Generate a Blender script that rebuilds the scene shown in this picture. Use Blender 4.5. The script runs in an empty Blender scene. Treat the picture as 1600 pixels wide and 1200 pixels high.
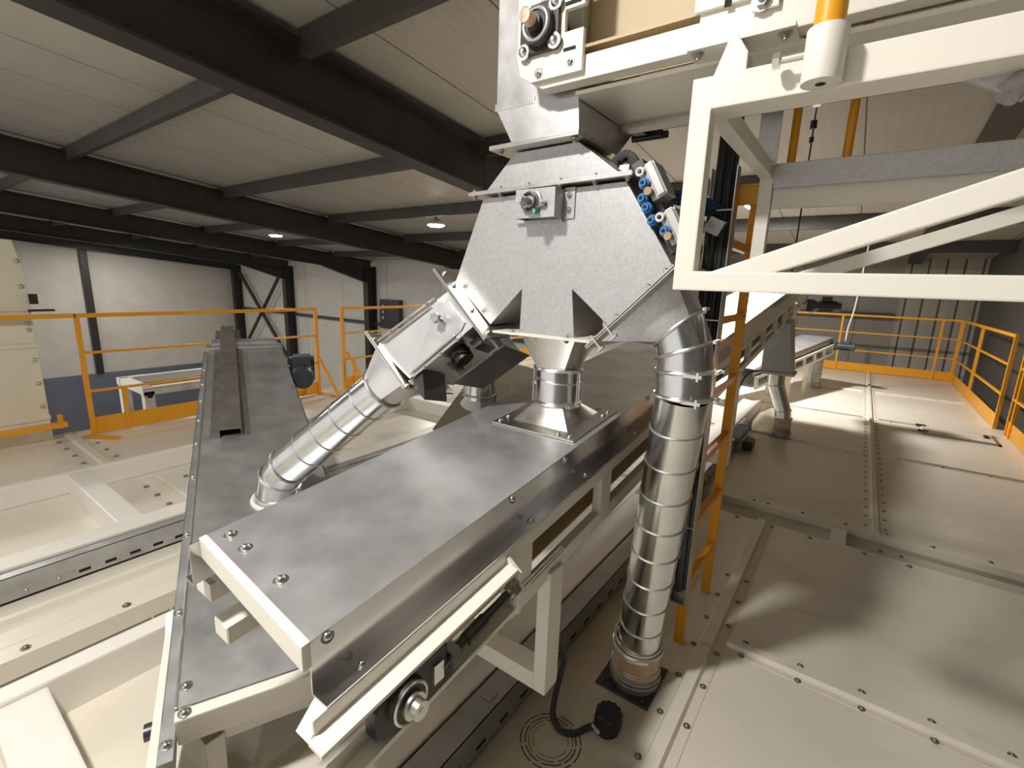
import bpy, bmesh, math, random
from mathutils import Vector as V, Matrix
random.seed(7)
sc = bpy.context.scene
COL = sc.collection
PI = math.pi

# ------------------------------------------------------------------ materials
def new_mat(name):
    m = bpy.data.materials.new(name); m.use_nodes = True
    nt = m.node_tree; b = nt.nodes['Principled BSDF']
    return m, nt, b
def nd(nt, t, **k):
    n = nt.nodes.new(t)
    for a, v in k.items(): setattr(n, a, v)
    return n
def ramp(nt, fac, stops):
    r = nd(nt, 'ShaderNodeValToRGB'); nt.links.new(fac, r.inputs[0])
    el = r.color_ramp.elements
    el[0].position, el[0].color = stops[0]; el[1].position, el[1].color = stops[-1]
    for p, c in stops[1:-1]:
        e = el.new(p); e.color = c
    return r.outputs[0]
def c4(c, f=1.0): return (c[0]*f, c[1]*f, c[2]*f, 1)
def noise(nt, scale, detail=3, rough=.55, coord='Object', stretch=None):
    tc = nd(nt, 'ShaderNodeTexCoord'); out = tc.outputs[coord]
    if stretch:
        mp = nd(nt, 'ShaderNodeMapping'); mp.inputs['Scale'].default_value = stretch
        nt.links.new(out, mp.inputs[0]); out = mp.outputs[0]
    n = nd(nt, 'ShaderNodeTexNoise'); n.inputs['Scale'].default_value = scale
    n.inputs['Detail'].default_value = detail; n.inputs['Roughness'].default_value = rough
    nt.links.new(out, n.inputs['Vector']); return n.outputs['Fac']
def paint(name, col, rough=.45, var=.06, scale=6, spec=.5, dirt=None):
    m, nt, b = new_mat(name)
    f = noise(nt, scale, 4)
    stops = [(.3, c4(col, 1-var)), (.7, c4(col, 1+var))]
    out = ramp(nt, f, stops)
    if dirt:
        f2 = noise(nt, 3.1, 6, .7)
        mk = ramp(nt, f2, [(.60, (0, 0, 0, 1)), (.74, (.55, .55, .55, 1))])
        mx = nd(nt, 'ShaderNodeMixRGB'); nt.links.new(mk, mx.inputs[0])
        nt.links.new(out, mx.inputs[1]); mx.inputs[2].default_value = c4(dirt); out = mx.outputs[0]
    nt.links.new(out, b.inputs['Base Color'])
    b.inputs['Roughness'].default_value = rough
    b.inputs['Specular IOR Level'].default_value = spec
    return m
def metal(name, col, rough=.35, rvar=.1, scale=7, metallic=1.0, var=.12, bump=0, stretch=None, spangle=0, scuff=False):
    m, nt, b = new_mat(name)
    f = noise(nt, scale, 3, .5, stretch=stretch)
    out = ramp(nt, f, [(.3, c4(col, 1-var)), (.7, c4(col, 1+var))])
    if spangle:
        tc = nd(nt, 'ShaderNodeTexCoord'); vo = nd(nt, 'ShaderNodeTexVoronoi'); vo.inputs['Scale'].default_value = spangle
        nt.links.new(tc.outputs['Object'], vo.inputs['Vector'])
        bw = nd(nt, 'ShaderNodeRGBToBW'); nt.links.new(vo.outputs['Color'], bw.inputs[0])
        mx = nd(nt, 'ShaderNodeMixRGB', blend_type='MULTIPLY'); mx.inputs[0].default_value = 1
        nt.links.new(out, mx.inputs[1])
        nt.links.new(ramp(nt, bw.outputs[0], [(.1, (.9, .9, .9, 1)), (.9, (1.06, 1.06, 1.06, 1))]), mx.inputs[2]); out = mx.outputs[0]
    if scuff:
        f3 = noise(nt, 34, 5, .7, stretch=(1, .22, 1))
        mk = ramp(nt, f3, [(.56, (0, 0, 0, 1)), (.85, (.14, .14, .14, 1))])
        mx = nd(nt, 'ShaderNodeMixRGB'); nt.links.new(mk, mx.inputs[0]); nt.links.new(out, mx.inputs[1])
        mx.inputs[2].default_value = c4(col, 1.45); out = mx.outputs[0]
    nt.links.new(out, b.inputs['Base Color'])
    f2 = noise(nt, scale*1.4, 3, .5, stretch=stretch)
    mr = nd(nt, 'ShaderNodeMapRange'); nt.links.new(f2, mr.inputs[0])
    mr.inputs[1].default_value = .3; mr.inputs[2].default_value = .7
    mr.inputs[3].default_value = max(.03, rough-rvar); mr.inputs[4].default_value = rough+rvar
    nt.links.new(mr.outputs[0], b.inputs['Roughness'])
    b.inputs['Metallic'].default_value = metallic
    if bump:
        bp = nd(nt, 'ShaderNodeBump'); bp.inputs['Strength'].default_value = bump; bp.inputs['Distance'].default_value = .003
        nt.links.new(noise(nt, 2.6, 1, .3), bp.inputs['Height']); nt.links.new(bp.outputs[0], b.inputs['Normal'])
    return m
def emit(name, col, s):
    m, nt, b = new_mat(name)
    b.inputs['Emission Color'].default_value = c4(col); b.inputs['Emission Strength'].default_value = s
    b.inputs['Base Color'].default_value = c4((.8, .8, .8)); return m
def panels(name, col, axis, pitch, rib, jcol, jw=.012, ribamt=.06, rough=.5):
    """sheet panels: joint lines every pitch and faint ribs every rib along the given object axis"""
    m, nt, b = new_mat(name)
    tc = nd(nt, 'ShaderNodeTexCoord'); sp = nd(nt, 'ShaderNodeSeparateXYZ'); nt.links.new(tc.outputs['Object'], sp.inputs[0])
    ax = sp.outputs['XYZ'.index(axis)]
    def mth(op, a, v=None):
        n = nd(nt, 'ShaderNodeMath', operation=op)
        if hasattr(a, 'links'): nt.links.new(a, n.inputs[0])
        else: n.inputs[0].default_value = a
        if v is not None: n.inputs[1].default_value = v
        return n.outputs[0]
    fr = mth('FRACT', mth('DIVIDE', ax, pitch))
    joint = mth('LESS_THAN', fr, jw/pitch)
    f = noise(nt, 1.3, 4)
    base = ramp(nt, f, [(.3, c4(col, .94)), (.7, c4(col, 1.05))])
    ri = mth('SINE', mth('MULTIPLY', ax, 2*PI/rib))
    rr = ramp(nt, mth('MULTIPLY_ADD', ri, .5), [(.0, (1-ribamt,)*3+(1,)), (1., (1+ribamt,)*3+(1,))])
    mx0 = nd(nt, 'ShaderNodeMixRGB', blend_type='MULTIPLY'); mx0.inputs[0].default_value = 1
    nt.links.new(base, mx0.inputs[1]); nt.links.new(rr, mx0.inputs[2])
    mx = nd(nt, 'ShaderNodeMixRGB'); nt.links.new(joint, mx.inputs[0]); nt.links.new(mx0.outputs[0], mx.inputs[1])
    mx.inputs[2].default_value = c4(jcol); nt.links.new(mx.outputs[0], b.inputs['Base Color'])
    b.inputs['Roughness'].default_value = rough
    return m

CREAM = (.80, .765, .685)
M = dict(
    cream=paint('cream_paint', CREAM, .38, .03, 3),
    deck=paint('deck_paint', (.74, .69, .59), .30, .05, 1.6, dirt=(.55, .48, .36)),
    beam=paint('beam_paint', (.79, .755, .70), .42, .03, 3),
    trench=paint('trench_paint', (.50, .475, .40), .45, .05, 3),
    tower=paint('tower_paint', (.76, .72, .58), .45, .05, 2.5),
    yellow=paint('safety_yellow', (.80, .36, .015), .38, .05, 4),
    steel=paint('anthracite_paint', (.036, .033, .030), .45, .15, 3),
    steel2=paint('purlin_paint', (.065, .060, .053), .5, .1, 3),
    roof=panels('roof_panels', (.52, .485, .43), 'X', 1.0, .1, (.09, .08, .07), .014, .03),
    wallp=panels('wall_panels', (.70, .65, .58), 'Y', 1.0, .1, (.56, .53, .49), .012, .01),
    greywall=panels('grey_wall_sheet', (.33, .30, .26), 'X', 1.1, .1, (.15, .14, .12), .02, .01),
    wallpx=panels('wall_panels_cross', (.66, .62, .56), 'X', 3.0, .1, (.35, .33, .31), .03, .01),
    ribwall=panels('ribbed_sheet', (.46, .42, .35), 'X', .27, .27, (.09, .085, .08), .035, .05),
    darkwall=panels('dark_sheet', (.12, .11, .10), 'Y', .5, .25, (.05, .045, .04), .02, .06),
    plinth=paint('plinth_paint', (.17, .185, .225), .5, .08, 1.5),
    concrete=paint('hall_concrete', (.22, .21, .19), .8, .1, .8),
    galv=metal('galvanised', (.52, .52, .52), .46, .03, 9, .75, .02, spangle=170),
    skirt=metal('skirt_sheet', (.64, .64, .65), .21, .05, 5, 1, .05),
    lid=metal('lid_sheet', (.66, .67, .69), .345, .06, 7, .80, .16, scuff=True),
    lid2=metal('lid_sheet_dull', (.54, .55, .56), .41, .08, 6, .78, .16, scuff=True),
    shiny=metal('bright_sheet', (.76, .76, .76), .34, .05, 8, .85, .03, bump=.05),
    duct=metal('duct_sheet', (.66, .67, .67), .20, .06, 10, 1, .08, bump=.12, stretch=(1, 1, .6)),
    ring=metal('clamp_steel', (.72, .72, .70), .35, .06, 14, 1, .08),
    stain=metal('stainless', (.62, .60, .56), .35, .06, 12, 1, .06),
    deckbolt=metal('deck_bolt', (.26, .245, .22), .42, .1, 30, .8, .1),
    zinc=metal('zinc_bolt', (.55, .54, .51), .32, .1, 30, 1, .1),
    rust=metal('shaft_steel', (.42, .30, .24), .4, .1, 25, .9, .2),
    cast=paint('cast_iron_black', (.018, .02, .02), .45, .2, 20),
    dark=metal('dark_steel', (.09, .09, .09), .4, .1, 9, .8, .2),
    greysteel=metal('grey_steel', (.36, .37, .37), .42, .08, 6, .75, .12),
    hat=metal('weathered_zinc', (.30, .285, .26), .5, .1, 7, .8, .15),
    black=paint('black_plastic', (.012, .012, .013), .5, .2, 15),
    rubber=paint('dark_rubber', (.030, .031, .032), .55, .1, 12),
    blue=paint('blue_plastic', (.05, .22, .55), .35, .08, 20),
    bluehose=paint('blue_hose', (.015, .07, .19), .3, .1, 10),
    motor=paint('motor_grey', (.045, .055, .062), .45, .1, 10),
    belt=paint('tan_belt', (.56, .45, .28), .55, .05, 4),
    sleeve=paint('tan_sleeve', (.46, .30, .17), .25, .12, 14),
    plate=metal('blackened_plate', (.10, .10, .095), .45, .1, 8, .7, .15),
    putty=paint('white_sealant', (.80, .78, .72), .7, .05, 20),
    label=paint('pale_label', (.55, .57, .52), .5, .05, 20),
    cord=paint('beige_cord', (.62, .52, .36), .7, .08, 20),
    hole=paint('dark_hole', (.010, .010, .010), .8, .1, 20),
    green=paint('green_cap', (.10, .42, .28), .5, .1, 20),
    lamp=emit('lamp_glow', (1, .93, .82), 30),
    lampbody=paint('lamp_housing', (.30, .29, .28), .4, .05, 10),
)
mcl, nt, b = new_mat('clear_sleeve')
b.inputs['Base Color'].default_value = (.62, .50, .40, 1); b.inputs['Roughness'].default_value = .15
b.inputs['Transmission Weight'].default_value = .55; b.inputs['IOR'].default_value = 1.1
M['clear'] = mcl

# ------------------------------------------------------------------ mesh helpers (world coordinates)
class MB:
    def __init__(s): s.v = []; s.f = []; s.sm = []; s.mi = []; s.cur = 0
    def add(s, vs, fs, smooth=False):
        o = len(s.v); s.v += [V(x) for x in vs]
        for f in fs: s.f.append([i+o for i in f]); s.sm.append(smooth); s.mi.append(s.cur)
        return s
    def mat(s, i): s.cur = i; return s
    def box(s, a, b):
        x0, y0, z0 = a; x1, y1, z1 = b
        vs = [(x, y, z) for z in (z0, z1) for y in (y0, y1) for x in (x0, x1)]
        return s.add(vs, [(0, 2, 3, 1), (4, 5, 7, 6), (0, 1, 5, 4), (2, 6, 7, 3), (0, 4, 6, 2), (1, 3, 7, 5)])
    def obox(s, o, a, b, c):
        """box from corner o along vectors a, b, c"""
        o, a, b, c = V(o), V(a), V(b), V(c)
        if a.cross(b).dot(c) < 0: a, b = b, a
        vs = [o, o+a, o+b, o+a+b, o+c, o+a+c, o+b+c, o+a+b+c]
        return s.add(vs, [(0, 2, 3, 1), (4, 5, 7, 6), (0, 1, 5, 4), (2, 6, 7, 3), (0, 4, 6, 2), (1, 3, 7, 5)])
    def bar(s, p0, p1, w, h, up=(0, 0, 1)):
        p0, p1 = V(p0), V(p1); d = (p1-p0); up = V(up)
        sx = d.cross(up).normalized(); sz = sx.cross(d).normalized()
        return s.obox(p0-sx*w/2-sz*h/2, d, sx*w, sz*h)
    def prism(s, poly, ext):
        """planar polygon extruded by vector ext"""
        n = len(poly); e = V(ext); P = [V(p) for p in poly]
        nv = V((0, 0, 0))
        for i in range(n): nv += P[i].cross(P[(i+1) % n])
        if nv.dot(e) > 0: P.reverse()
        vs = P+[p+e for p in P]
        fs = [tuple(range(n)), tuple(range(2*n-1, n-1, -1))]
        fs += [(i, i+n, (i+1) % n+n, (i+1) % n) for i in range(n)]
        return s.add(vs, fs)
    def loft(s, rings, caps=True, smooth=True, closed=True):
        n = len(rings[0]); vs = [p for r in rings for p in r]; fs = []
        for k in range(len(rings)-1):
            for i in range(n if closed else n-1):
                j = (i+1) % n
                fs.append((k*n+i, k*n+j, (k+1)*n+j, (k+1)*n+i))
        k = (len(rings)-1)*n; nf = len(fs)
        if caps and closed: fs += [tuple(range(n-1, -1, -1)), tuple(range(k, k+n))]
        return s.add(vs, fs, smooth)
    def cyl(s, p0, p1, r0, r1=None, n=24, caps=True):
        p0, p1 = V(p0), V(p1); r1 = r0 if r1 is None else r1; d = p1-p0
        return s.loft([circ(p0, d, r0, n), circ(p1, d, r1, n)], caps)
    def torus(s, c, nrm, R, r, n=36, m=8):
        c, nrm = V(c), V(nrm).normalized(); a, b_ = frame(nrm); rings = []
        for i in range(n):
            t = 2*PI*i/n; e = a*math.cos(t)+b_*math.sin(t)
            rings.append([c+e*(R+r*math.cos(2*PI*k/m))+nrm*r*math.sin(2*PI*k/m) for k in range(m)])
        vs = [p for g in rings for p in g]
        fs = [(i*m+k, ((i+1) % n)*m+k, ((i+1) % n)*m+(k+1) % m, i*m+(k+1) % m) for i in range(n) for k in range(m)]
        return s.add(vs, fs, True)
    def tube(s, pts, r, n=10, caps=True):
        P = [V(p) for p in pts]; rings = []
        a = None
        for i, p in enumerate(P):
            d = (P[min(i+1, len(P)-1)]-P[max(i-1, 0)]).normalized()
            if a is None: a, b_ = frame(d)
            a = (a-d*a.dot(d)).normalized(); b_ = d.cross(a)
            rings.append([p+(a*math.cos(2*PI*k/n)+b_*math.sin(2*PI*k/n))*r for k in range(n)])
        return s.loft(rings, caps)
    def helix(s, p0, p1, R, r, pitch, n=30, m=6):
        p0, p1 = V(p0), V(p1); d = p1-p0; L = d.length; d.normalize(); a, b_ = frame(d)
        T = max(1, int(L/pitch*n)); pts = []
        for i in range(T+1):
            t = i/n*2*PI; pts.append(p0+d*(L*i/T)+(a*math.cos(t)+b_*math.sin(t))*R)
        return s.tube(pts, r, m)
def frame(d):
    d = V(d).normalized(); u = V((0, 0, 1)) if abs(d.z) < .95 else V((0, 1, 0))
    a = u.cross(d).normalized(); return a, d.cross(a)
def circ(c, d, r, n=24):
    a, b_ = frame(d); c = V(c)
    return [c+(a*math.cos(2*PI*i/n)+b_*math.sin(2*PI*i/n))*r for i in range(n)]
def circ_ax(c, a, b_, r, n=32):
    c, a, b_ = V(c), V(a).normalized(), V(b_).normalized()
    return [c+(a*math.cos(2*PI*i/n)+b_*math.sin(2*PI*i/n))*r for i in range(n)]
def rect_ax(c, a, b_, ha, hb, n=32):
    """rectangle outline sampled at the same angles as circ_ax"""
    c, a, b_ = V(c), V(a).normalized(), V(b_).normalized(); out = []
    for i in range(n):
        t = 2*PI*i/n+1e-6; x, y = math.cos(t), math.sin(t)
        k = 1/max(abs(x), abs(y)); out.append(c+a*(x*k*ha)+b_*(y*k*hb))
    return out
def spline(pts, k=8):
    P = [V(p) for p in pts]; P = [P[0]*2-P[1]]+P+[P[-1]*2-P[-2]]; out = []
    for i in range(1, len(P)-2):
        for j in range(k):
            t = j/k; a, b_, c, d = P[i-1:i+3]
            out.append(.5*((2*b_)+(c-a)*t+(2*a-5*b_+4*c-d)*t*t+(3*b_-a-3*c+d)*t**3))
    out.append(P[-2]); return out

WO = {}                                                   # object -> world origin
def link(name, data, org, parent):
    o = bpy.data.objects.new(name, data); COL.objects.link(o); WO[o] = V(org)
    if parent: o.parent = parent; o.location = V(org)-WO[parent]
    else: o.location = org
    return o
def bevel_mesh(me, w):
    bm = bmesh.new(); bm.from_mesh(me)
    es = [e for e in bm.edges if len(e.link_faces) == 2 and e.calc_face_angle(0) > .6]
    bmesh.ops.bevel(bm, geom=es, offset=w, segments=2, profile=.6, affect='EDGES', clamp_overlap=True)
    bm.to_mesh(me); bm.free()
def obj(name, mb, mat, parent=None, bevel=0):
    lo = V((min(p.x for p in mb.v), min(p.y for p in mb.v), min(p.z for p in mb.v)))
    hi = V((max(p.x for p in mb.v), max(p.y for p in mb.v), max(p.z for p in mb.v)))
    org = V(((lo.x+hi.x)/2, (lo.y+hi.y)/2, lo.z))
    me = bpy.data.meshes.new(name); me.from_pydata([p-org for p in mb.v], [], mb.f)
    me.polygons.foreach_set('use_smooth', mb.sm); me.polygons.foreach_set('material_index', mb.mi)
    for mt in ([mat] if isinstance(mat, str) else mat): me.materials.append(M[mt])
    me.update()
    if bevel: bevel_mesh(me, bevel)
    bm = bmesh.new(); bm.from_mesh(me); bmesh.ops.recalc_face_normals(bm, faces=bm.faces); bm.to_mesh(me); bm.free()
    if any(mb.sm): me.set_sharp_from_angle(angle=.7)
    return link(name, me, org, parent)
def tag(o, label=None, cat=None, group=None, kind=None):
    if label: o['label'] = label
    if cat: o['category'] = cat
    if group: o['group'] = group
    if kind: o['kind'] = kind
    return o
def thing(name, loc, label, cat, group=None):
    return tag(link(name, None, loc, None), label, cat, group)
def struct(name, mb, mat, parent=None, bevel=0):
    o = obj(name, mb, mat, parent, bevel)
    if not parent: o['kind'] = 'structure'
    return o
BOLT = {}
def bolt_mesh(kind, r, mat):
    k = (kind, r, mat)
    if k in BOLT: return BOLT[k]
    mb = MB(); h = r*.9
    if kind == 'hex':
        mb.cyl((0, 0, -r*.3), (0, 0, r*.18), r*1.45, n=18)
        mb.cyl((0, 0, 0), (0, 0, h), r, n=6); mb.cyl((0, 0, 0), (0, 0, h*1.5), r*.5, n=12)
    else:
        mb.cyl((0, 0, -r*.3), (0, 0, r*.12), r*1.5, n=18)
        rings = [circ((0, 0, r*.1+h*math.sin(t)), (0, 0, 1), r*math.cos(t)+1e-4, 14) for t in (0, .5, 1., 1.35)]
        mb.loft(rings)
    me = bpy.data.meshes.new('bolt'); me.from_pydata([p for p in mb.v], [], mb.f)
    me.polygons.foreach_set('use_smooth', [True]*len(mb.f)); me.materials.append(M[mat]); me.set_sharp_from_angle(angle=.6); BOLT[k] = me
    return me
def bolt(parent, p, nrm=(0, 0, 1), r=.008, kind='dome', mat='zinc'):
    o = link('bolt', bolt_mesh(kind, r, mat), p, parent)
    o.rotation_euler = V((0, 0, 1)).rotation_difference(V(nrm).normalized()).to_euler()
    return o

# ================================================================== SETTING
EAVE_Y = 13.0; GX = -28.6; RX = 1.85
def roof_z(y): return 2.19+.1*(13-y)
# deck of bolted panels (top of the bins)
m = MB()
m.box((-2.0, -2.5, -.08), (1.55, 3.26, 0)); m.box((-2.0, 3.53, -.08), (1.55, 11.26, 0))
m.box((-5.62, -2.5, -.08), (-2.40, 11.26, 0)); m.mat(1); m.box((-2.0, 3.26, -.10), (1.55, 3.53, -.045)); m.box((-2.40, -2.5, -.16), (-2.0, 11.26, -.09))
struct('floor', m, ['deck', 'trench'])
m = MB().box((GX, -9, -6.5), (RX+.3, EAVE_Y+.2, -6.4)); struct('floor_hall', m, 'concrete')
m = MB(); m.prism([(GX, EAVE_Y+.3, roof_z(EAVE_Y+.3)), (GX, -9, roof_z(-9)), (GX, -9, roof_z(-9)+.08), (GX, EAVE_Y+.3, roof_z(EAVE_Y+.3)+.08)], (RX+.3-GX, 0, 0))
struct('ceiling', m, 'roof')
m = MB(); m.prism([(GX, EAVE_Y, -3.35), (GX, -9, -3.35), (GX, -9, roof_z(-9)), (GX, EAVE_Y, roof_z(EAVE_Y))], (-.1, 0, 0)); struct('wall_left', m, 'wallp')
m = MB().box((GX-.02, -9, -6.4), (GX+.25, EAVE_Y, -3.55)); m.box((GX-.02, -9, -3.55), (GX+.12, EAVE_Y, -3.35)); struct('baseboard_left', m, 'plinth')
m = MB().box((GX, EAVE_Y, -6.4), (-3.0, EAVE_Y+.1, roof_z(EAVE_Y)+.05)); struct('wall_back', m, 'wallpx')
m = MB().box((-3.0, EAVE_Y, -6.4), (.60, EAVE_Y+.1, roof_z(EAVE_Y)+.05)); struct('wall_back_grey', m, 'greywall')
m = MB().box((.60, EAVE_Y-.02, -6.4), (RX, EAVE_Y+.1, roof_z(EAVE_Y)+.03)); struct('wall_back_ribbed', m, 'ribwall')
m = MB(); m.prism([(RX, EAVE_Y+.1, -6.4), (RX, -9, -6.4), (RX, -9, roof_z(-9)), (RX, EAVE_Y+.1, roof_z(EAVE_Y))], (.1, 0, 0)); struct('wall_right', m, 'darkwall')

# cover strips with a raised ridge over the deck joints
def strip(name, p0, p1, w, rw, rh, bolts, bx, br=.008, z=0):
    p0, p1 = V(p0), V(p1); d = (p1-p0).normalized(); s = V((d.y, -d.x, 0)); u = V((0, 0, 1))
    prof = [(-w, 0), (-w, .003), (-rw, .003), (-rw*.7, rh), (rw*.7, rh), (rw, .003), (w, .003), (w, 0)]
    mb = MB().prism([p0+s*a+u*(z+h) for a, h in prof], p1-p0)
    o = struct(name, mb, 'deck')
    for t in bolts:
        for sx in (-bx, bx): bolt(o, p0+d*t+s*sx+u*(z+.004), r=br, kind='dome', mat='deckbolt')
    return o
strip('trim_1', (-.317, -.6, 0), (-.317, 3.25, 0), .062, .030, .022, [.45+.205*i-.03 for i in range(14)], .046)
strip('trim_2', (-.25, 1.967, 0), (1.5, 1.967, 0), .055, .026, .02, [.062+.2*i for i in range(7)], .045)
strip('trim_3', (.275, 3.54, 0), (.275, 11.2, 0), .065, .02, .03, [.1+.165*i for i in range(46)], .052, .007)
for i, (y, x0) in enumerate([(5.42, -1.9), (7.0, -1.9), (8.95, -1.9)]):
    for k, (a, b_) in enumerate(((x0, .2), (.35, 1.36))):
        strip('trim_%d' % (4+i*2+k), (a, y, 0), (b_, y, 0), .045, .02, .02, [.12+.3*j for j in range(int((b_-a-.1)/.3))], .032, .007)
strip('trim_10', (-5.55, .965, 0), (-4.12, .965, 0), .06, .03, .025, [.2+.24*i for i in range(5)], .1, .011)
strip('trim_11', (-4.0, 1.13, 0), (-3.06, 1.13, 0), .06, .015, .012, [.2+.2*i for i in range(4)], .12, .011)
strip('trim_12', (-2.68, -1, 0), (-2.68, 7, 0), .03, .022, .03, [], .03)
o = strip('trim_13', (-2.50, -1, 0), (-2.50, 7, 0), .10, .001, .005, [], .03)
for y in (.2, .52, .95, 1.6, 2.2): bolt(o, (-2.44, y, .005), r=.011, mat='deckbolt')
m = MB().box((.05, 3.27, -.045), (.13, 3.52, -.012)); o = struct('trim_14', m, 'beam')
for x in (-.46, -.26, -.05, .22, .42): bolt(o, (x, 3.22 if x < .5 else 3.3, .001), r=.009, mat='deckbolt')
for x in (-.42, -.33, -.12, .12, .33, .55, .8): bolt(o, (x, 3.58, .001), r=.008, mat='deckbolt')
for x in (.30, .40): bolt(o, (x, 3.42, -.044), r=.008, mat='deckbolt')
# dashed punched rings in the deck around a circular knock-out
m = MB()
for R, gaps, w in ((.098, 9, .0016), (.083, 7, .0016), (.072, 6, .0012), (.058, 3, .0008)):
    for g in range(gaps):
        a0 = 2*PI*g/gaps+.5*R*10; a1 = a0+2*PI/gaps*.86; k = 14
        for j in range(k):
            t0, t1 = a0+(a1-a0)*j/k, a0+(a1-a0)*(j+1)/k
            q = [(R-w, t0), (R+w, t0), (R+w, t1), (R-w, t1)]
            m.add([(-.613+r_*math.cos(t), 1.133+r_*math.sin(t), .0012) for r_, t in q], [(0, 1, 2, 3)])
struct('trim_15', m, 'hole')

# ------------------------------------------------------------------ roof frame
RAFT = [(-3.8, 'dark steel roof rafter nearest the camera, crossing the whole upper left'),
        (-10.2, 'dark steel roof rafter, second from the camera'),
        (-16.6, 'dark steel roof rafter, third from the camera, ending at the third wall column'),
        (-22.9, 'dark steel roof rafter just before the end wall'),
        (-28.3, 'dark steel roof rafter lying against the pale end wall')]
def ibeam(mb, p0, p1, h, bw, tf, tw, up):
    p0, p1 = V(p0), V(p1); d = (p1-p0).normalized(); s = d.cross(V(up)).normalized(); u = s.cross(d)
    for o_, w_, h_ in ((0, bw, tf), (h-tf, bw, tf), (tf, tw, h-2*tf)):
        mb.obox(p0+u*o_-s*w_/2, p1-p0, s*w_, u*h_)
for x, lb in RAFT:
    t = thing('roof_rafter', (x, 0, roof_z(0)-.55), lb, 'roof beam', 'dark roof rafters')
    zb = lambda y: 1.62+.1*(13-y)
    m = MB(); ibeam(m, (x, -8.9, zb(-8.9)), (x, 12.8, zb(12.8)), .50, .24, .022, .016, (0, 0, 1)); obj('beam', m, 'steel', t)
    if x > -28:
        m = MB(); m.prism([(x-.01, 10.6, zb(10.6)), (x-.01, 12.8, zb(12.8)), (x-.01, 12.8, zb(12.8)-.45)], (.02, 0, 0))
        m.bar((x, 10.6, zb(10.6)), (x, 12.8, zb(12.8)-.45), .2, .02); obj('haunch', m, 'steel', t)
COLS = [(-3.8, 'dark steel wall column behind the sheet metal diverter'), (-10.2, 'dark steel wall column behind the left branch of the diverter'), (-16.6, 'dark steel wall column beside the small dark wall cabinet'), (-22.9, 'dark steel wall column at the right end of the cross brace'), (-28.2, 'dark steel corner column at the left end of the cross brace')]
for x, lb in COLS:
    m = MB(); ibeam(m, (x, 12.55, -6.4), (x, 12.55, 1.9), .42, .30, .022, .016, (0, 1, 0))
    tag(obj('steel_column', m, 'steel'), lb, 'column', 'dark wall columns')
pl = ['nearest the camera', 'second from the camera', 'third from the camera', 'fourth, near the far wall', 'fifth, right above the far wall']
XS = [RX]+[r[0] for r in RAFT]
for k, y in enumerate((2.3, 4.5, 6.7, 8.9, 11.1)):
    t = thing('roof_purlin', (-13, y, roof_z(y)-.2), 'brown-grey roof purlin row under the ceiling panels, %s' % pl[k], 'purlin', 'roof purlin rows')
    for i in range(5):
        x0, x1 = XS[i+1]+.12, XS[i]-(.12 if i else .02)
        m = MB(); z = roof_z(y)-.015
        m.box((x0, y-.035, z-.17), (x1, y-.028, z)); m.box((x0, y-.035, z-.178), (x1, y+.04, z-.17)); m.box((x0, y-.035, z), (x1, y+.04, z+.006))
        m.box((x1-.012, y-.045, z-.18), (x1, y+.045, z)); m.box((x0, y-.045, z-.18), (x0+.012, y+.045, z))
        obj('purlin_length', m, 'steel2', t)
m = MB(); m.bar((.72, -5, roof_z(-5)-.06), (.72, 12.9, roof_z(12.9)-.06), .22, .1)
tag(obj('roof_edge_beam', m, 'steel2'), 'dark edge beam along the ceiling at far right above the platform', 'roof beam')
m = MB(); m.bar((-27.6, 12.7, 1.5), (-23.3, 12.7, -2.6), .16, .1); a = m
t = thing('cross_brace', (-25.5, 12.7, -2.6), 'grey steel X brace on the far wall between two dark columns', 'brace')
obj('brace_bar', a, 'steel2', t)
m = MB(); m.bar((-27.6, 12.62, -2.6), (-23.3, 12.62, 1.5), .16, .06); obj('brace_bar', m, 'steel2', t)
m = MB(); m.box((-28, 12.85, -.48), (-3.9, 12.98, -.36)); tag(obj('wall_rail', m, 'steel2'), 'thin dark horizontal rail along the pale far wall', 'wall rail')
m = MB(); m.box((GX+.02, 6.3, -3.35), (GX+.2, 6.56, 2.35)); tag(obj('gable_post', m, 'steel'), 'slim dark post standing against the pale end wall', 'column')
t = thing('wall_cabinet', (-15.4, 12.9, -.5), 'small dark electrical cabinet on the far wall behind the yellow railing', 'cabinet')
m = MB().box((-16.0, 12.75, -.55), (-14.85, 12.98, .62)); obj('case', m, 'dark', t, .02)
for z in (.35, .12, -.12):
    m = MB().cyl((-15.75, 12.75, z), (-15.75, 12.72, z), .06, n=14); obj('indicator', m, 'galv', t)
# gutters, pipes along the far wall under the eave
for i, (z, h, mat, lb) in enumerate(((1.55, .14, 'steel2', 'upper dark pipe run along the far wall beyond the ladder'), (1.0, .08, 'steel', 'lower dark pipe run along the far wall beyond the ladder'))):
    m = MB().box((-3.6, 12.7, z), (.55, 12.9, z+h)); tag(obj('wall_pipe', m, mat), lb, 'pipe run')

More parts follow.
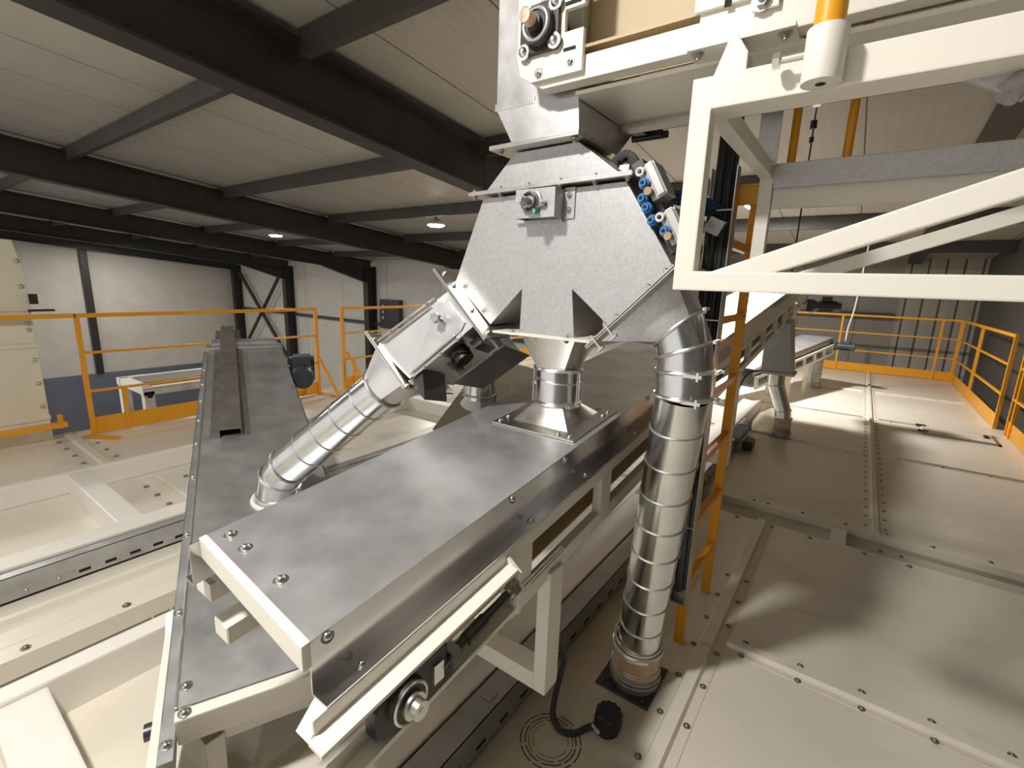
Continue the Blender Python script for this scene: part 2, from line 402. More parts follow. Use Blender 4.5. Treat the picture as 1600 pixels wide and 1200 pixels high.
# ------------------------------------------------------------------ ceiling lamps
def lamp(x, y, label, power):
    z = roof_z(y)-(.42 if -1 < y < -.4 else .30 if y < 7.4 else .17)
    t = thing('high_bay_lamp', (x, y, z), label, 'lamp', 'round high bay lamps')
    m = MB(); m.cyl((x, y, z+.02), (x, y, z+.10), .16, .12); m.cyl((x, y, z+.10), (x, y, z+.15), .06, .05); obj('housing', m, 'lampbody', t)
    m = MB(); m.cyl((x, y, z-.012), (x, y, z+.02), .12, .17, n=32); obj('diffuser', m, 'lamp', t)
    m = MB(); m.cyl((x, y, z+.13), (x, y, roof_z(y)-.003), .012, n=10); obj('suspension', m, 'steel', t)
    l = bpy.data.lights.new('high_bay_light', 'AREA'); l.shape = 'DISK'; l.size = .22; l.energy = power; l.color = (1, .965, .915)
    lo = bpy.data.objects.new('high_bay_light', l); COL.objects.link(lo); lo.location = (x, y, z-.025)
LAMPS = [(-7.0, 7.0, 'round lit ceiling lamp just left of the diverter'), (-13.2, 7.1, 'round lit ceiling lamp farthest left, above the yellow railing'),
         (-1.36, 7.5, 'round lit ceiling lamp seen beside the yellow ladder')]
P = 80
for x, y, lb in LAMPS: lamp(x, y, lb, P*2.1 if x > -2 else P)
for x, y, p, lb in ((-1.13, -.52, 88, 'round lit ceiling lamp right above the camera'), (-7.3, -.2, P, 'round lit ceiling lamp above the left deck'),
                 (-13.3, -.2, P, 'round lit ceiling lamp over the far left hall'), (-19.4, 7.1, P*1.5, 'round lit ceiling lamp behind the third rafter'), (-25.5, 6.9, P*1.4, 'round lit ceiling lamp close to the pale end wall'), (-4.2, -5.6, P*1.2, 'round lit ceiling lamp behind the camera')):
    lamp(x, y, lb, p)

# ================================================================== MAIN BELT CONVEYOR
def zc(y, d=0): return .905+.107*(y-.34)+d                # lid height along the slope
CX0, CX1 = -1.065, -.615
SL = V((0, 1, .107)).normalized()
conv = thing('belt_conveyor', (-.84, 1.05, .14), 'large covered belt conveyor with galvanised lid running up through the centre', 'conveyor', 'covered belt conveyors')
def run(mb, x0, x1, y0, y1, d0, d1):
    """sloped box along the conveyor between heights d0..d1 relative to the lid"""
    vs = [(x, y, zc(y, d)) for d in (d0, d1) for y in (y0, y1) for x in (x0, x1)]
    mb.add(vs, [(0, 2, 3, 1), (4, 5, 7, 6), (0, 1, 5, 4), (2, 6, 7, 3), (0, 4, 6, 2), (1, 3, 7, 5)])
YE = 6.95
m = MB(); m.prism([(CX0, .375, zc(.375)), (CX1, .340, zc(.34)), (CX1, YE, zc(YE)), (CX0, YE, zc(YE))], (0, 0, -.004)); lid = obj('lid', m, 'lid', conv)
for x0, x1, xl0, xl1 in ((CX1-.003, CX1, CX1, -.577), (CX0, CX0+.003, -1.103, CX0)):
    m = MB(); run(m, x0, x1, .34, YE, -.097, -.004); run(m, xl0, xl1, .34, YE, -.100, -.096); obj('side_skirt', m, 'skirt', conv)
m = MB(); m.prism([(CX0, .36, zc(.36, .002)), (CX1+.002, .325, zc(.325, .002)), (CX1+.002, .341, zc(.341, .002)), (CX0, .376, zc(.376, .002))], (0, 0, -.047)); cap = obj('end_cap', m, 'cream', conv, .003)
for x, y in ((-1.02, .405), (-.945, .40), (-.79, .39)): bolt(conv, (x, y, zc(y)), (0, -.107, 1), .0095)
for y in (.37, .87, 1.12, 1.75, 2.4, 3.1, 4.2): bolt(conv, (CX1, y, zc(y, -.012)), (1, 0, .3), .008)
for y in (.42, .93, 1.22, 1.6, 2.3): bolt(conv, (-.597, y, zc(y, -.096)), (0, 0, 1), .007)
for i, y in enumerate((2.9, 4.15, 5.4)):
    m = MB(); run(m, CX0, CX1, y, y+.012, .0005, .003); obj('lid_joint', m, 'greysteel', conv)
# side frames with rectangular openings
posts = [.84, 1.30]+[1.30+.56*i for i in range(1, 11)]
for sx, xi, xo in ((1, -.605, -.577), (-1, -1.075, -1.103)):
    a, b_ = min(xi, xo), max(xi, xo)
    m = MB(); run(m, a, b_, .345 if sx > 0 else .415, 7.0, -.140, -.101); run(m, a, b_, .83, 7.0, -.300, -.255)
    for y in posts: run(m, a, b_, y, y+.075, -.256, -.139)
    run(m, a, b_, 6.75, 7.12, -.300, -.10)
    obj('side_frame', m, 'cream', conv, .003)
m = MB(); run(m, CX0+.03, CX1-.03, .5, 6.9, -.19, -.185); run(m, CX0+.03, CX1-.03, .5, 6.9, -.285, -.28); obj('belt', m, 'belt', conv)
m = MB(); m.cyl((CX0+.02, .50, zc(.5, -.235)), (CX1-.02, .50, zc(.5, -.235)), .05, n=28); obj('tail_roller', m, 'greysteel', conv)
# take-up sections with bearing, screw and nut
def takeup(sx):
    X = lambda q: -.84+sx*(.84+q) if sx > 0 else -.84-(.84+q)      # q given for the right side (x), mirrored for the left
    def rx(mb, q0, q1, *a):
        x0, x1 = sorted((X(q0), X(q1))); run(mb, x0, x1, *a)
    ys = .306 if sx > 0 else .375
    m = MB(); rx(m, -.577, -.540, ys, .80, -.136, -.128)                       # shelf
    if sx < 0: run(m, -1.145, -1.07, .372, .80, -.165, -.122)
    if sx > 0: rx(m, -.577, -.545, ys, .80, -.245, -.233); rx(m, -.580, -.576, ys, .80, -.245, -.205)
    e = sorted((X(-.612), X(-.577)))
    q = [V((x, y, zc(ys+.04, d))) for x, y, d in ((e[0], ys+.036, -.099), (e[1], ys+.036, -.099), (e[1], ys, -.136), (e[0], ys, -.136))]
    m.prism(q, (0, .006, 0)); rx(m, -.582, -.576, ys+.01, .80, -.132, -.10)
    t = obj('take_up_frame', m, 'cream', conv, .0015)
    m = MB(); e = sorted((X(-.585), X(-.537)))
    m.prism([(e[0], .80, zc(.80, -.105)), (e[1], .80, zc(.80, -.14 if sx > 0 else -.105)), (e[1], .80, zc(.80, -.245)), (e[0], .80, zc(.80, -.245))], (0, .012, 0)); obj('end_plate', m, 'cream', t, .002)
    if sx < 0:
        m = MB(); run(m, -1.098, -1.034, .385, .84, -.226, -.222); run(m, -1.098, -1.094, .385, .84, -.265, -.224); run(m, -1.038, -1.034, .385, .84, -.265, -.224); run(m, -1.096, -1.036, .383, .389, -.264, -.224); obj('lower_channel', m, 'cream', t, .001)
        m = MB().prism([(-1.0, .42, zc(.42, -.05)), (-.94, .42, zc(.42, -.05)), (-.935, .42, zc(.42, -.19)), (-.965, .42, zc(.42, -.19))], (0, .012, 0)); obj('gusset', m, 'cream', t)
        return
    ym, zm = .470, zc(.470, -.180)
    m = MB(); m.prism([(X(-.575), .405, zm-.035), (X(-.575), .44, zm-.05), (X(-.575), .56, zm-.045), (X(-.575), .575, zm-.02), (X(-.575), .575, zm+.045), (X(-.575), .56, zm+.05), (X(-.575), .43, zm+.04), (X(-.575), .405, zm+.02)], (sx*.03, 0, 0))
    bh = obj('bearing_housing', m, 'cast', t, .004)
    m = MB().cyl((X(-.555), ym, zm), (X(-.530), ym, zm), .044, .037, 28); obj('bearing_ring', m, 'cast', bh)
    m = MB().torus((X(-.531), ym, zm), (1, 0, 0), .036, .003); obj('bearing_race', m, 'stain', bh)
    m = MB().cyl((X(-.56), ym, zm), (X(-.505), ym, zm), .017, n=20); m.cyl((X(-.53), ym, zm), (X(-.52), ym, zm), .024, n=20); m.cyl((X(-.505), ym, zm), (X(-.504), ym, zm), .006, n=10); obj('shaft', m, 'stain', bh)
    m = MB().box(tuple(min(a, b2) for a, b2 in zip((X(-.546), .535, zm-.02), (X(-.540), .56, zm+.02))), tuple(max(a, b2) for a, b2 in zip((X(-.546), .535, zm-.02), (X(-.540), .56, zm+.02)))); obj('slot_insert', m, 'ring', bh)
    m = MB().cyl((X(-.548), .56, zm+.002), (X(-.548), .80, zm+.040), .010, n=14); m.cyl((X(-.548), .63, zm+.012), (X(-.548), .69, zm+.022), .014, n=12); obj('threaded_rod', m, 'dark', t)
    m = MB().cyl((X(-.548), .578, zm+.003), (X(-.548), .60, zm+.006), .024, n=6); obj('nut', m, 'zinc', t)
    m = MB().cyl((X(-.548), .775, zm+.037), (X(-.548), .799, zm+.040), .020, n=6); m.cyl((X(-.548), .765, zm+.037), (X(-.548), .799, zm+.040), .015, n=18); obj('nut', m, 'zinc', t)
takeup(1); takeup(-1)
m = MB(); m.cyl((-.577, .87, zc(.87, -.236)), (-.577, 1.06, zc(1.06, -.236)), .009, n=12); obj('threaded_rod', m, 'ring', conv)
# U-shaped support frames standing on the deck beams
for y in (1.03, 3.3):
    m = MB(); zt = zc(y, -.30)
    for x in (-.587, -1.09): m.box((x-.02, y-.035, .31), (x+.02, y+.035, zt+.02))
    m.box((-1.07, y-.035, .31), (-.607, y+.035, .365)); m.box((-1.0, y-.03, .14), (-.95, y+.03, .31));
    obj('support_frame', m, 'beam', conv, .003)
# discharge chute and gear motor at the head
m = MB(); zt = zc(5.45, -.30)
top = [(-.74, 5.30, zc(5.30, -.28)), (-.535, 5.30, zc(5.30, -.28)), (-.535, 5.62, zc(5.62, -.28)), (-.74, 5.62, zc(5.62, -.28))]
bot = [(-.74, 5.36, .66), (-.46, 5.36, .66), (-.46, 5.60, .66), (-.74, 5.60, .66)]
m.loft([[V(p) for p in bot], [V(p) for p in top]], smooth=False); m.box((-.76, 5.34, .64), (-.44, 5.62, .665))
obj('discharge_chute', m, 'greysteel', conv, .003)
def gearmotor(parent, p, d, s, mat='motor'):
    p, d = V(p), V(d).normalized(); a, b_ = frame(d)
    m = MB(); m.cyl(p, p+d*.10*s, .07*s, n=20); m.loft([rect_ax(p-d*.02*s, a, b_, .075*s, .075*s), rect_ax(p+d*.05*s, a, b_, .075*s, .075*s)], smooth=False)
    g = obj('gearmotor', m, mat, parent)
    m = MB(); m.cyl(p+d*.10*s, p+d*.27*s, .062*s, n=24)
    for i in range(14):
        t = 2*PI*i/14; e = a*math.cos(t)+b_*math.sin(t); f = d.cross(e)
        m.obox(p+d*.11*s+e*.058*s-f*.003*s, d*.15*s, e*.012*s, f*.006*s)
    obj('motor_body', m, mat, g)
    m = MB(); m.cyl(p+d*.27*s, p+d*.34*s, .068*s, .062*s, n=24); m.cyl(p+d*.34*s, p+d*.343*s, .045*s, n=24); obj('fan_cover', m, mat, g)
    m = MB(); u = V((0, 0, 1)); w = d.cross(u).normalized(); m.obox(p+d*.13*s+u*.055*s-w*.05*s, d*.11*s, w*.1*s, u*.06*s); obj('terminal_box', m, mat, g, .004)
    return g
gearmotor(conv, (-.55, 7.1, 1.30), (1, .05, 0), 1.0, 'cast')
m = MB().cyl((-.54, 7.1, 1.24), (-.50, 7.1, 1.24), .045, n=18); obj('drive_shaft', m, 'greysteel', conv)

# ================================================================== INLET HOOD ON THE LID
def ring_clamp(parent, c, nrm, R, lever=None, r=.0055):
    m = MB().torus(c, nrm, R, r); g = obj('clamp_ring', m, 'ring', parent)
    if lever:
        c = V(c); a, b_ = frame(nrm); e = (a*math.cos(lever)+b_*math.sin(lever)); f = V(nrm).normalized().cross(e)
        m = MB(); p = c+e*(R+.012); m.bar(p-f*.022, p+f*.022, .009, .009, nrm); m.cyl(p-f*.03, p+f*.028, .0035, n=8); m.bar(p+f*.012-e*.012, p+f*.012+e*.012, .012, .006, nrm)
        obj('clamp_latch', m, 'ring', g)
    return g
IC = V((-.79, 1.36, 0)); X_, Y_, Z_ = V((1, 0, 0)), V((0, 1, 0)), V((0, 0, 1))
zb = zc(1.36)
hood = thing('inlet_hood', (-.79, 1.36, zb), 'square to round galvanised hood bolted on the main conveyor lid', 'hood')
m = MB(); vs = []
run(m, -.945, -.635, 1.205, 1.515, .001, .006); obj('base_flange', m, 'stain', hood, .002)
m = MB(); r0 = rect_ax(IC+Z_*(zb+.006), X_, SL, .105, .105, 48); m.loft([r0, circ_ax(IC+Z_*1.070, X_, Y_, .075, 48)], caps=False); obj('cone', m, 'stain', hood)
for x, y in ((-.925, 1.225), (-.925, 1.27), (-.66, 1.225), (-.70, 1.225), (-.655, 1.48), (-.655, 1.44), (-.92, 1.48), (-.7, 1.5)): bolt(hood, (x, y, zc(y, .006)), (0, -.1, 1), .0075)
m = MB().bar((-.70, 1.36, 1.06), (-.655, 1.42, 1.01), .006, .006); obj('bonding_wire', m, 'galv', hood)
spool = thing('pipe_spool', (-.79, 1.36, 1.070), 'short shiny pipe piece clamped between diverter outlet and conveyor hood', 'pipe')
m = MB().cyl((-.79, 1.36, 1.07), (-.79, 1.36, 1.19), .0735, n=40); obj('tube', m, 'duct', spool)
ring_clamp(spool, (-.79, 1.36, 1.073), Z_, .078, 5.9); ring_clamp(spool, (-.79, 1.36, 1.187), Z_, .077, 5.9)
ring_clamp(spool, (-.79, 1.36, 1.150), (.12, 0, 1), .0745, None, .003)
m = MB().cyl((-.873, 1.34, 1.075), (-.873, 1.34, 1.19), .0028, n=8); m.cyl((-.705, 1.34, 1.075), (-.705, 1.34, 1.19), .0028, n=8); obj('tie_rod', m, 'stain', spool)

# ================================================================== THREE WAY DIVERTER
FY, BY = 1.26, 1.46
div = thing('diverter_hopper', (-.79, 1.36, 1.19), 'grey galvanised three way diverter box hanging in the centre', 'hopper')
P2 = lambda *q: [(x, FY, z) for x, z in q]
m = MB(); m.prism(P2((-1.045, 1.722), (-1.164, 1.457), (-1.005, 1.318), (-.880, 1.441), (-.884, 1.303), (-.684, 1.303), (-.70, 1.446), (-.572, 1.345), (-.412, 1.517), (-.555, 1.732)), (0, BY-FY, 0))
body = obj('body', m, 'galv', div, .0015)
m = MB(); rt = [V((-1.04, FY, 1.738)), V((-.565, FY, 1.746)), V((-.565, BY, 1.746)), V((-1.04, BY, 1.738))]
ru = [V((-.925, FY, 1.845)), V((-.705, FY, 1.848)), V((-.705, BY, 1.848)), V((-.925, BY, 1.845))]
m.loft([rt, ru], smooth=False); obj('neck', m, 'galv', div, .001)
def flange(mb, x0, x1, z0, z1, y0=FY-.028, y1=BY+.028, th=.006):
    mb.prism([(x0, y0, z0), (x1, y0, z1), (x1, y0, z1+th), (x0, y0, z0+th)], (0, y1-y0, 0))
m = MB(); flange(m, -1.085, -.53, 1.728, 1.740); flange(m, -1.085, -.53, 1.7335, 1.7455); f2 = obj('middle_flange', m, 'stain', div, .001)
m = MB(); flange(m, -.985, -.68, 1.848, 1.852, FY-.05); flange(m, -.985, -.68, 1.854, 1.858, FY-.05, 1.53); f1 = obj('top_flange', m, 'stain', div, .001)
for x in (-1.07, -.965, -.86, -.75, -.64, -.545): bolt(f2, (x, FY-.014, 1.7265+.0215*(x+1.085)), (0, 0, -1), .007, 'hex'); bolt(f2, (x, FY-.014, 1.741+.0215*(x+1.085)), (0, 0, 1), .006, 'hex')
for x in (-.955, -.70): bolt(f1, (x, FY-.03, 1.847), (0, 0, -1), .008, 'hex')
m = MB(); m.box((-.972, FY-.03, 1.296), (-.615, BY+.03, 1.304)); bf = obj('bottom_flange', m, 'cream', div, .001)
for x in (-.9, -.70): bolt(bf, (x, FY-.016, 1.305), (0, 0, 1), .006, 'hex'); bolt(bf, (x, FY-.016, 1.295), (0, 0, -1), .007, 'hex')
m = MB(); c = V((-.785, 1.36, 1.296)); m.loft([rect_ax(c, X_, Y_, .10, .09, 48), circ_ax(V((-.79, 1.36, 1.188)), X_, Y_, .074, 48)], caps=False)
for i in range(9): m.cyl((-.83+.004*i*.2, FY+.012+.004*i, 1.285-.011*i), (-.83+.004*i*.2, FY+.006+.004*i, 1.285-.011*i), .0018, n=6)
obj('centre_outlet', m, 'stain', div)
# side outlet flanges (rise at about 42 degrees)
for sx, p, q in ((-1, V((-1.205, 0, 1.500)), V((-.972, 0, 1.280))), (1, V((-.395, 0, 1.517)), V((-.625, 0, 1.289)))):
    e = (q-p); n_ = V((e.z, 0, -e.x)).normalized(); n_ = n_ if n_.x*sx > 0 else -n_
    fr = .065 if sx < 0 else .045; mb = MB().obox(p+Y_*(FY-fr), e, Y_*(BY-FY+fr+.05), n_*.005); mb.obox(p+Y_*(FY-fr)+n_*.007, e, Y_*(BY-FY+fr+.05), n_*.004)
    fo = obj('side_flange', mb, 'stain', div, .001)
    for k in (.08, .26, .62, .93): bolt(fo, p+e*k+Y_*(FY-.03)-n_*.002, -n_, .0065, 'hex')
# shaft bearing on a small bracket
br = MB(); br.box((-.875, FY-.056, 1.645), (-.74, FY-.050, 1.725)); br.box((-.875, FY-.05, 1.645), (-.869, FY, 1.725)); br.box((-.746, FY-.05, 1.645), (-.74, FY, 1.725))
br.box((-.74, FY-.005, 1.645), (-.705, FY, 1.73)); br.box((-.905, FY-.005, 1.645), (-.869, FY, 1.725)); br.box((-.905, FY-.012, 1.637), (-.74, FY-.001, 1.645))
br = obj('bearing_bracket', br, 'galv', div, .001)
for x, z in ((-.722, 1.708), (-.722, 1.668), (-.89, 1.708), (-.89, 1.668)): bolt(br, (x, FY-.005, z), (0, -1, 0), .006, 'hex')
bz = V((-.815, FY-.056, 1.688))
m = MB(); m.loft([circ(bz, -Y_, .032, 28), circ(bz-Y_*.018, -Y_, .028, 28)]); m.prism([(-.862, FY-.057, 1.70), (-.84, FY-.057, 1.66), (-.768, FY-.057, 1.676), (-.79, FY-.057, 1.716)], (0, -.01, 0)); bb = obj('flange_bearing', m, 'greysteel', br, .002)
m = MB().torus(bz-Y_*.018, Y_, .022, .005); obj('bearing_race', m, 'cast', bb)
m = MB().cyl(bz-Y_*.01, bz-Y_*.07, .0105, n=18); m.cyl(bz-Y_*.07, bz-Y_*.071, .004, n=10); obj('shaft', m, 'galv', bb)
m = MB().cyl(bz+V((.02, -.01, -.028)), bz+V((.02, -.024, -.028)), .007, n=12); obj('grease_cap', m, 'green', bb)
for d in ((-.035, .012), (.04, -.004)): bolt(bb, bz+V((d[0], -.011, d[1])), (0, -1, 0), .007, 'hex')

# valve block and drag chain along the right shoulder of the diverter
val = thing('valve_block', (-.50, 1.30, 1.60), 'dark pneumatic valve block with blue fittings on the diverter right shoulder', 'valve block')
p0, p1 = V((-.552, 1.30, 1.775)), V((-.425, 1.30, 1.545)); d = (p1-p0).normalized(); s_ = V((-d.z, 0, d.x)); s_ = s_ if s_.x > 0 else -s_
m = MB().obox(p0-Y_*.02, p1-p0, s_*.03, Y_*.11); obj('mounting_plate', m, 'dark', val)
for k, L_ in ((.12, .36), (.62, .34)):
    q = p0+(p1-p0)*k+s_*.016; L2 = (p1-p0)*L_
    m = MB().obox(q-Y_*.045, L2, s_*.045, Y_*.07); bk = obj('actuator_body', m, 'greysteel', val, .006)
    m = MB().obox(q-Y_*.052+s_*.02, L2*.95, s_*.02, Y_*.006); obj('actuator_cover', m, 'stain', bk, .002)
    m = MB().torus(q-Y_*.053+s_*.004+L2*.1, Y_, .009, .0035, 18, 6); obj('eyelet', m, 'cream', bk)
    m = MB().cyl(q-Y_*.05+s_*.006+L2*.72, q-Y_*.066+s_*.006+L2*.72, .010, n=12); obj('cap_nut', m, 'sleeve', bk)
for k in (.28, .40, .50, .64, .80):
    q = p0+(p1-p0)*k-Y_*.03+s_*(.0 if k in (.4, .5, .64) else .018)
    m = MB().cyl(q, q-Y_*.022, .012, n=14); m.cyl(q-Y_*.022, q-Y_*.036, .009, n=14); m.torus(q-Y_*.022, Y_, .0115, .003, 16, 6)
    f = obj('push_fitting', m, 'blue', val)
    m = MB().cyl(q-Y_*.0355, q-Y_*.037, .005, n=10); obj('port', m, 'hole', f)
ch = thing('drag_chain', (-.62, 1.39, 1.77), 'black curved cable chain link at the top right of the diverter', 'cable chain')
m = MB(); pts = spline([(-.655, 1.40, 1.775), (-.66, 1.40, 1.80), (-.645, 1.40, 1.825), (-.615, 1.40, 1.83), (-.59, 1.40, 1.80), (-.575, 1.40, 1.77)], 6)
for i in range(len(pts)-1): m.bar(pts[i], pts[i+1]+(pts[i+1]-pts[i])*.25, .03, .018, Y_)
obj('chain_links', m, 'cast', ch)
m = MB().box((-.635, 1.385, 1.775), (-.605, 1.41, 1.805)); obj('cable_strap', m, 'galv', ch)
hs = thing('air_hoses', (-.45, 1.75, 1.73), 'bundle of blue air hoses running between diverter and cable channel', 'hoses')
for k in range(3):
    m = MB().tube(spline([(-.60, 1.56, 1.76-.012*k), (-.54, 1.66, 1.765-.016*k), (-.48, 1.75, 1.755-.014*k), (-.44, 1.80, 1.73-.012*k)], 6), .008, 8); obj('hose', m, 'bluehose', hs)
m = MB().tube(spline([(-.49, 1.55, 1.60), (-.50, 1.62, 1.66), (-.485, 1.70, 1.70), (-.44, 1.79, 1.71)], 8), .009, 8); obj('black_cable', m, 'rubber', hs)

# ================================================================== UPPER CHUTE feeding the diverter
chu = thing('feed_chute', (-.82, 1.4, 1.86), 'bright galvanised feed chute tapering down onto the diverter', 'chute')
m = MB(); bo = [V((-.93, 1.26, 1.862)), V((-.706, 1.26, 1.862)), V((-.706, 1.508, 1.862)), V((-.93, 1.508, 1.862))]
to = [V((-1.0, 1.26, 1.978)), V((-.715, 1.26, 1.978)), V((-.715, 1.665, 1.978)), V((-1.0, 1.665, 1.978))]
m.loft([bo, to], smooth=False, caps=False); obj('lower_cone', m, 'shiny', chu, .001)
m = MB(); m.box((-1.0, 1.262, 1.978), (-.715, 1.665, 2.55)); m.box((-1.004, 1.258, 1.972), (-.86, 1.262, 1.992)); obj('upper_box', m, 'shiny', chu, .001)

# ================================================================== LEFT BRANCH: gate box, cone, duct
TL, TR, BL, BR = V((-1.191, 1.25, 1.422)), V((-1.064, 1.25, 1.313)), V((-1.440, 1.129, 1.214)), V((-1.284, 1.150, 1.107))
A = ((BL-TL)+(BR-TR)).normalized(); E2 = (TR-TL).normalized(); N = A.cross(E2).normalized()
N = N if N.y < 0 else -N                                   # towards the camera
TH = .33; TC = .25
gate = thing('gate_box', (TL+BR)/2-N*TH/2, 'shiny sheet metal gate box with knob on the diverter left outlet', 'gate box')
m = MB(); m.loft([[TL-A*.012, TR-A*.012, TR-A*.012-N*TH, TL-A*.012-N*TH], [BL, BR, BR-N*TH, BL-N*TH]], smooth=False); obj('body', m, 'shiny', gate, .001)
q = [TL+(TR-TL)*.10+A*.02, TL+(TR-TL)*.92+A*.02, BR-(BR-BL)*.06-A*.015, BL+(BR-BL)*.14-A*.015]
c1, c2 = (q[1]-q[0])*.12, A*.03
m = MB().prism([q[0]+c2, q[0]+c1, q[1]-c1, q[1]+c2, q[2], q[3]], N*.005); fp = obj('front_panel', m, 'shiny', gate, .001)
kb = TL*.5+TR*.5+A*.085+(TL-TR)*.06+N*.006
m = MB().cyl(kb, kb+N*.03, .007, n=12)
st = []
for i in range(12):
    t_ = 2*PI*i/12; r_ = .019 if i % 2 else .0145; a_, b2 = frame(N); st.append(kb+N*.028+(a_*math.cos(t_)+b2*math.sin(t_))*r_)
m.loft([st, [p+N*.016 for p in st]], smooth=False); obj('star_knob', m, 'greysteel', fp)
for e0, e1, side in ((TL, BL, -1), (TR, BR, 1)):
    m = MB(); off = E2*side*.006+N*.008
    m.bar(e0+A*.05+off, e1-A*.02+off, .008, .008, N); m.bar(e0+A*.08+off-E2*side*.018, e1-A*.025+off-E2*side*.018, .006, .006, N)
    g = obj('clamping_rail', m, 'stain', gate)
    for k in (.25, .5, .75): bolt(g, e0+(e1-e0)*k+off+N*.004, N, .005, 'hex')
CL = (BL+BR)/2-N*TC/2; TB = TH-TC/2
m = MB(); hw = (BR-BL).length/2; m.obox(CL-E2*(hw+.06)-N*(TB+.0)+A*.001, E2*(2*hw+.09), N*(TH+.03), A*.006); m.obox(CL-E2*(hw+.06)-N*(TB+.0)+A*.009, E2*(2*hw+.09), N*(TH+.03), A*.005)
lf = obj('lower_flange', m, 'stain', gate, .001)
for sE, sN in ((-1, 1), (1, 1), (1, -.4)): bolt(lf, CL+E2*sE*(hw+.02)+N*sN*(TC/2+.012), -A, .006, 'hex')
# dark drive under the box
mid = (TR+BR)/2
dv = MB(); g0 = mid+E2*.012-N*.05-A*.09
dv.obox(g0, A*.19*-.2, E2*.03, -N*.12); dv.obox(mid+E2*.115-N*.0+A*.035, -A*.23, E2*.006, -N*.25); dv.obox(mid+E2*.02-N*.02-A*.17, -A*.012, E2*.10, -N*.2); dv.obox(mid+E2*.02-N*.06+A*.03, -A*.012, E2*.09, -N*.1)
drv = obj('drive_bracket', dv, 'dark', gate)
m = MB().cyl(mid+E2*.0-N*.07-A*.03, mid+E2*.05-N*.07-A*.03, .038, n=20); m.torus(mid+E2*.02-N*.07-A*.03, E2, .036, .006); obj('actuator', m, 'cast', gate)
m = MB().prism([BR-A*.06+E2*.003, BR+E2*.003+A*.01, BR+A*.0+E2*.10, BR-A*.02+E2*.07], -N*.16); obj('deflector_plate', m, 'dark', gate)
rh = thing('inlet_hood', (-1.43, 1.70, .70), 'grey sheet hood with round collar partly hidden behind the gate box', 'hood')
hc_ = V((-1.43, 1.72, .93))
m = MB().cyl(hc_-Z_*.02, hc_+Z_*.10, .076, n=36); m.torus(hc_, Z_, .078, .005); obj('collar', m, 'duct', rh)
m = MB().loft([rect_ax(hc_-Z_*.20, X_, Y_, .13, .13, 48), circ_ax(hc_-Z_*.02, X_, Y_, .076, 48)], caps=False); obj('cone', m, 'galv', rh)
m = MB().prism([(-1.485, 1.46, .80), (-1.63, 2.02, 1.06), (-1.30, 2.05, 1.02), (-1.17, 1.55, .80), (-1.18, 1.45, .74)], (0, .012, -.004)); obj('sloping_sheet', m, 'stain', rh)
# transition cone and spiral duct
RC = V((-1.451, 1.165, 1.045)); R1 = V((-1.903, 1.014, .654)); R2 = V((-1.945, .993, .595)); R3 = V((-1.962, .986, .528)); R4 = V((-1.974, .983, .490))
D1 = (R1-RC).normalized(); RL = .084
m = MB(); a_ = E2; b2 = N
m.loft([rect_ax(CL+A*.014, E2, N, hw, TC/2, 48), circ_ax(RC, E2, D1.cross(E2), RL, 48) if D1.cross(E2).dot(N) > 0 else circ_ax(RC, E2, -(D1.cross(E2)), RL, 48)], caps=False); obj('outlet_cone', m, 'shiny', gate)
dl = thing('spiral_duct', R4, 'slanting spiral duct from the gate box down to the left conveyor', 'duct', 'spiral seam ducts')
m = MB().loft([circ(RC-D1*.01, D1, RL, 40), circ(R1, D1, RL, 40)], caps=False); obj('tube', m, 'duct', dl)
m = MB(); LN = (R1-RC).length
for k in (.16, .36, .56, .76): m.torus(RC+(R1-RC)*k, D1+V((.08, 0, .06)), RL, .0035)
obj('seam_bead', m, 'ring', dl)
D2, D3 = (R2-R1).normalized(), V((.143, -.064, .988))
def oring(c, nn, r):
    nn = V(nn).normalized(); a = N.cross(nn).normalized(); return circ_ax(c, a, nn.cross(a), r, 40)
m = MB().loft([oring(R1, D1, RL), oring(R2, D1+D2*1.5-D3, RL), oring(R3, -D3, RL), oring(R4, -D3, RL)], caps=False); obj('elbow', m, 'duct', dl)
ring_clamp(dl, RC, D1, RL+.004, 2.6); ring_clamp(dl, R1, D1, RL+.004, 2.3); ring_clamp(dl, R2, (D1+D2*1.5-D3), RL+.004, 2.6); ring_clamp(dl, R3-D3*.012, D3, RL+.004, 2.6)

# ================================================================== RIGHT BRANCH: cone, elbow, long vertical duct
rc = thing('outlet_cone', (-.45, 1.36, 1.34), 'galvanised square to round cone on the diverter right outlet', 'duct cone')
p, q = V((-.403, 1.36, 1.512)), V((-.617, 1.36, 1.300)); e = (q-p); EN = V((-e.z, 0, e.x)).normalized(); EN = EN if EN.x > 0 else -EN
fc = (p+q)/2+EN*.012; U = (p-q).normalized()
ra, rb = V((-.352, 1.36, 1.396)), V((-.460, 1.36, 1.299)); r1c = (ra+rb)/2; u1 = (ra-rb).normalized(); RR = .077
m = MB().loft([rect_ax(fc, U, Y_, e.length/2*.90, .095, 48), circ_ax(r1c, u1, Y_, RR, 48)], caps=False); obj('cone', m, 'galv', rc)
for k in (.75, .92):
    m = MB(); pp = p+e*k+Y_*(FY-.05-1.36)+EN*.014; m.bar(pp-EN*.02, pp+EN*.03, .005, .005, Y_); m.bar(pp+EN*.028-U*.01, pp+EN*.028+U*.01, .006, .012, Y_); obj('latch', m, 'stain', rc)
dr = thing('spiral_duct', (-.488, 1.54, .01), 'tall vertical spiral duct standing on the deck right of centre', 'duct', 'spiral seam ducts')
def rr(a, b2): a, b2 = V(a), V(b2); return (a+b2)/2, (a-b2).normalized()
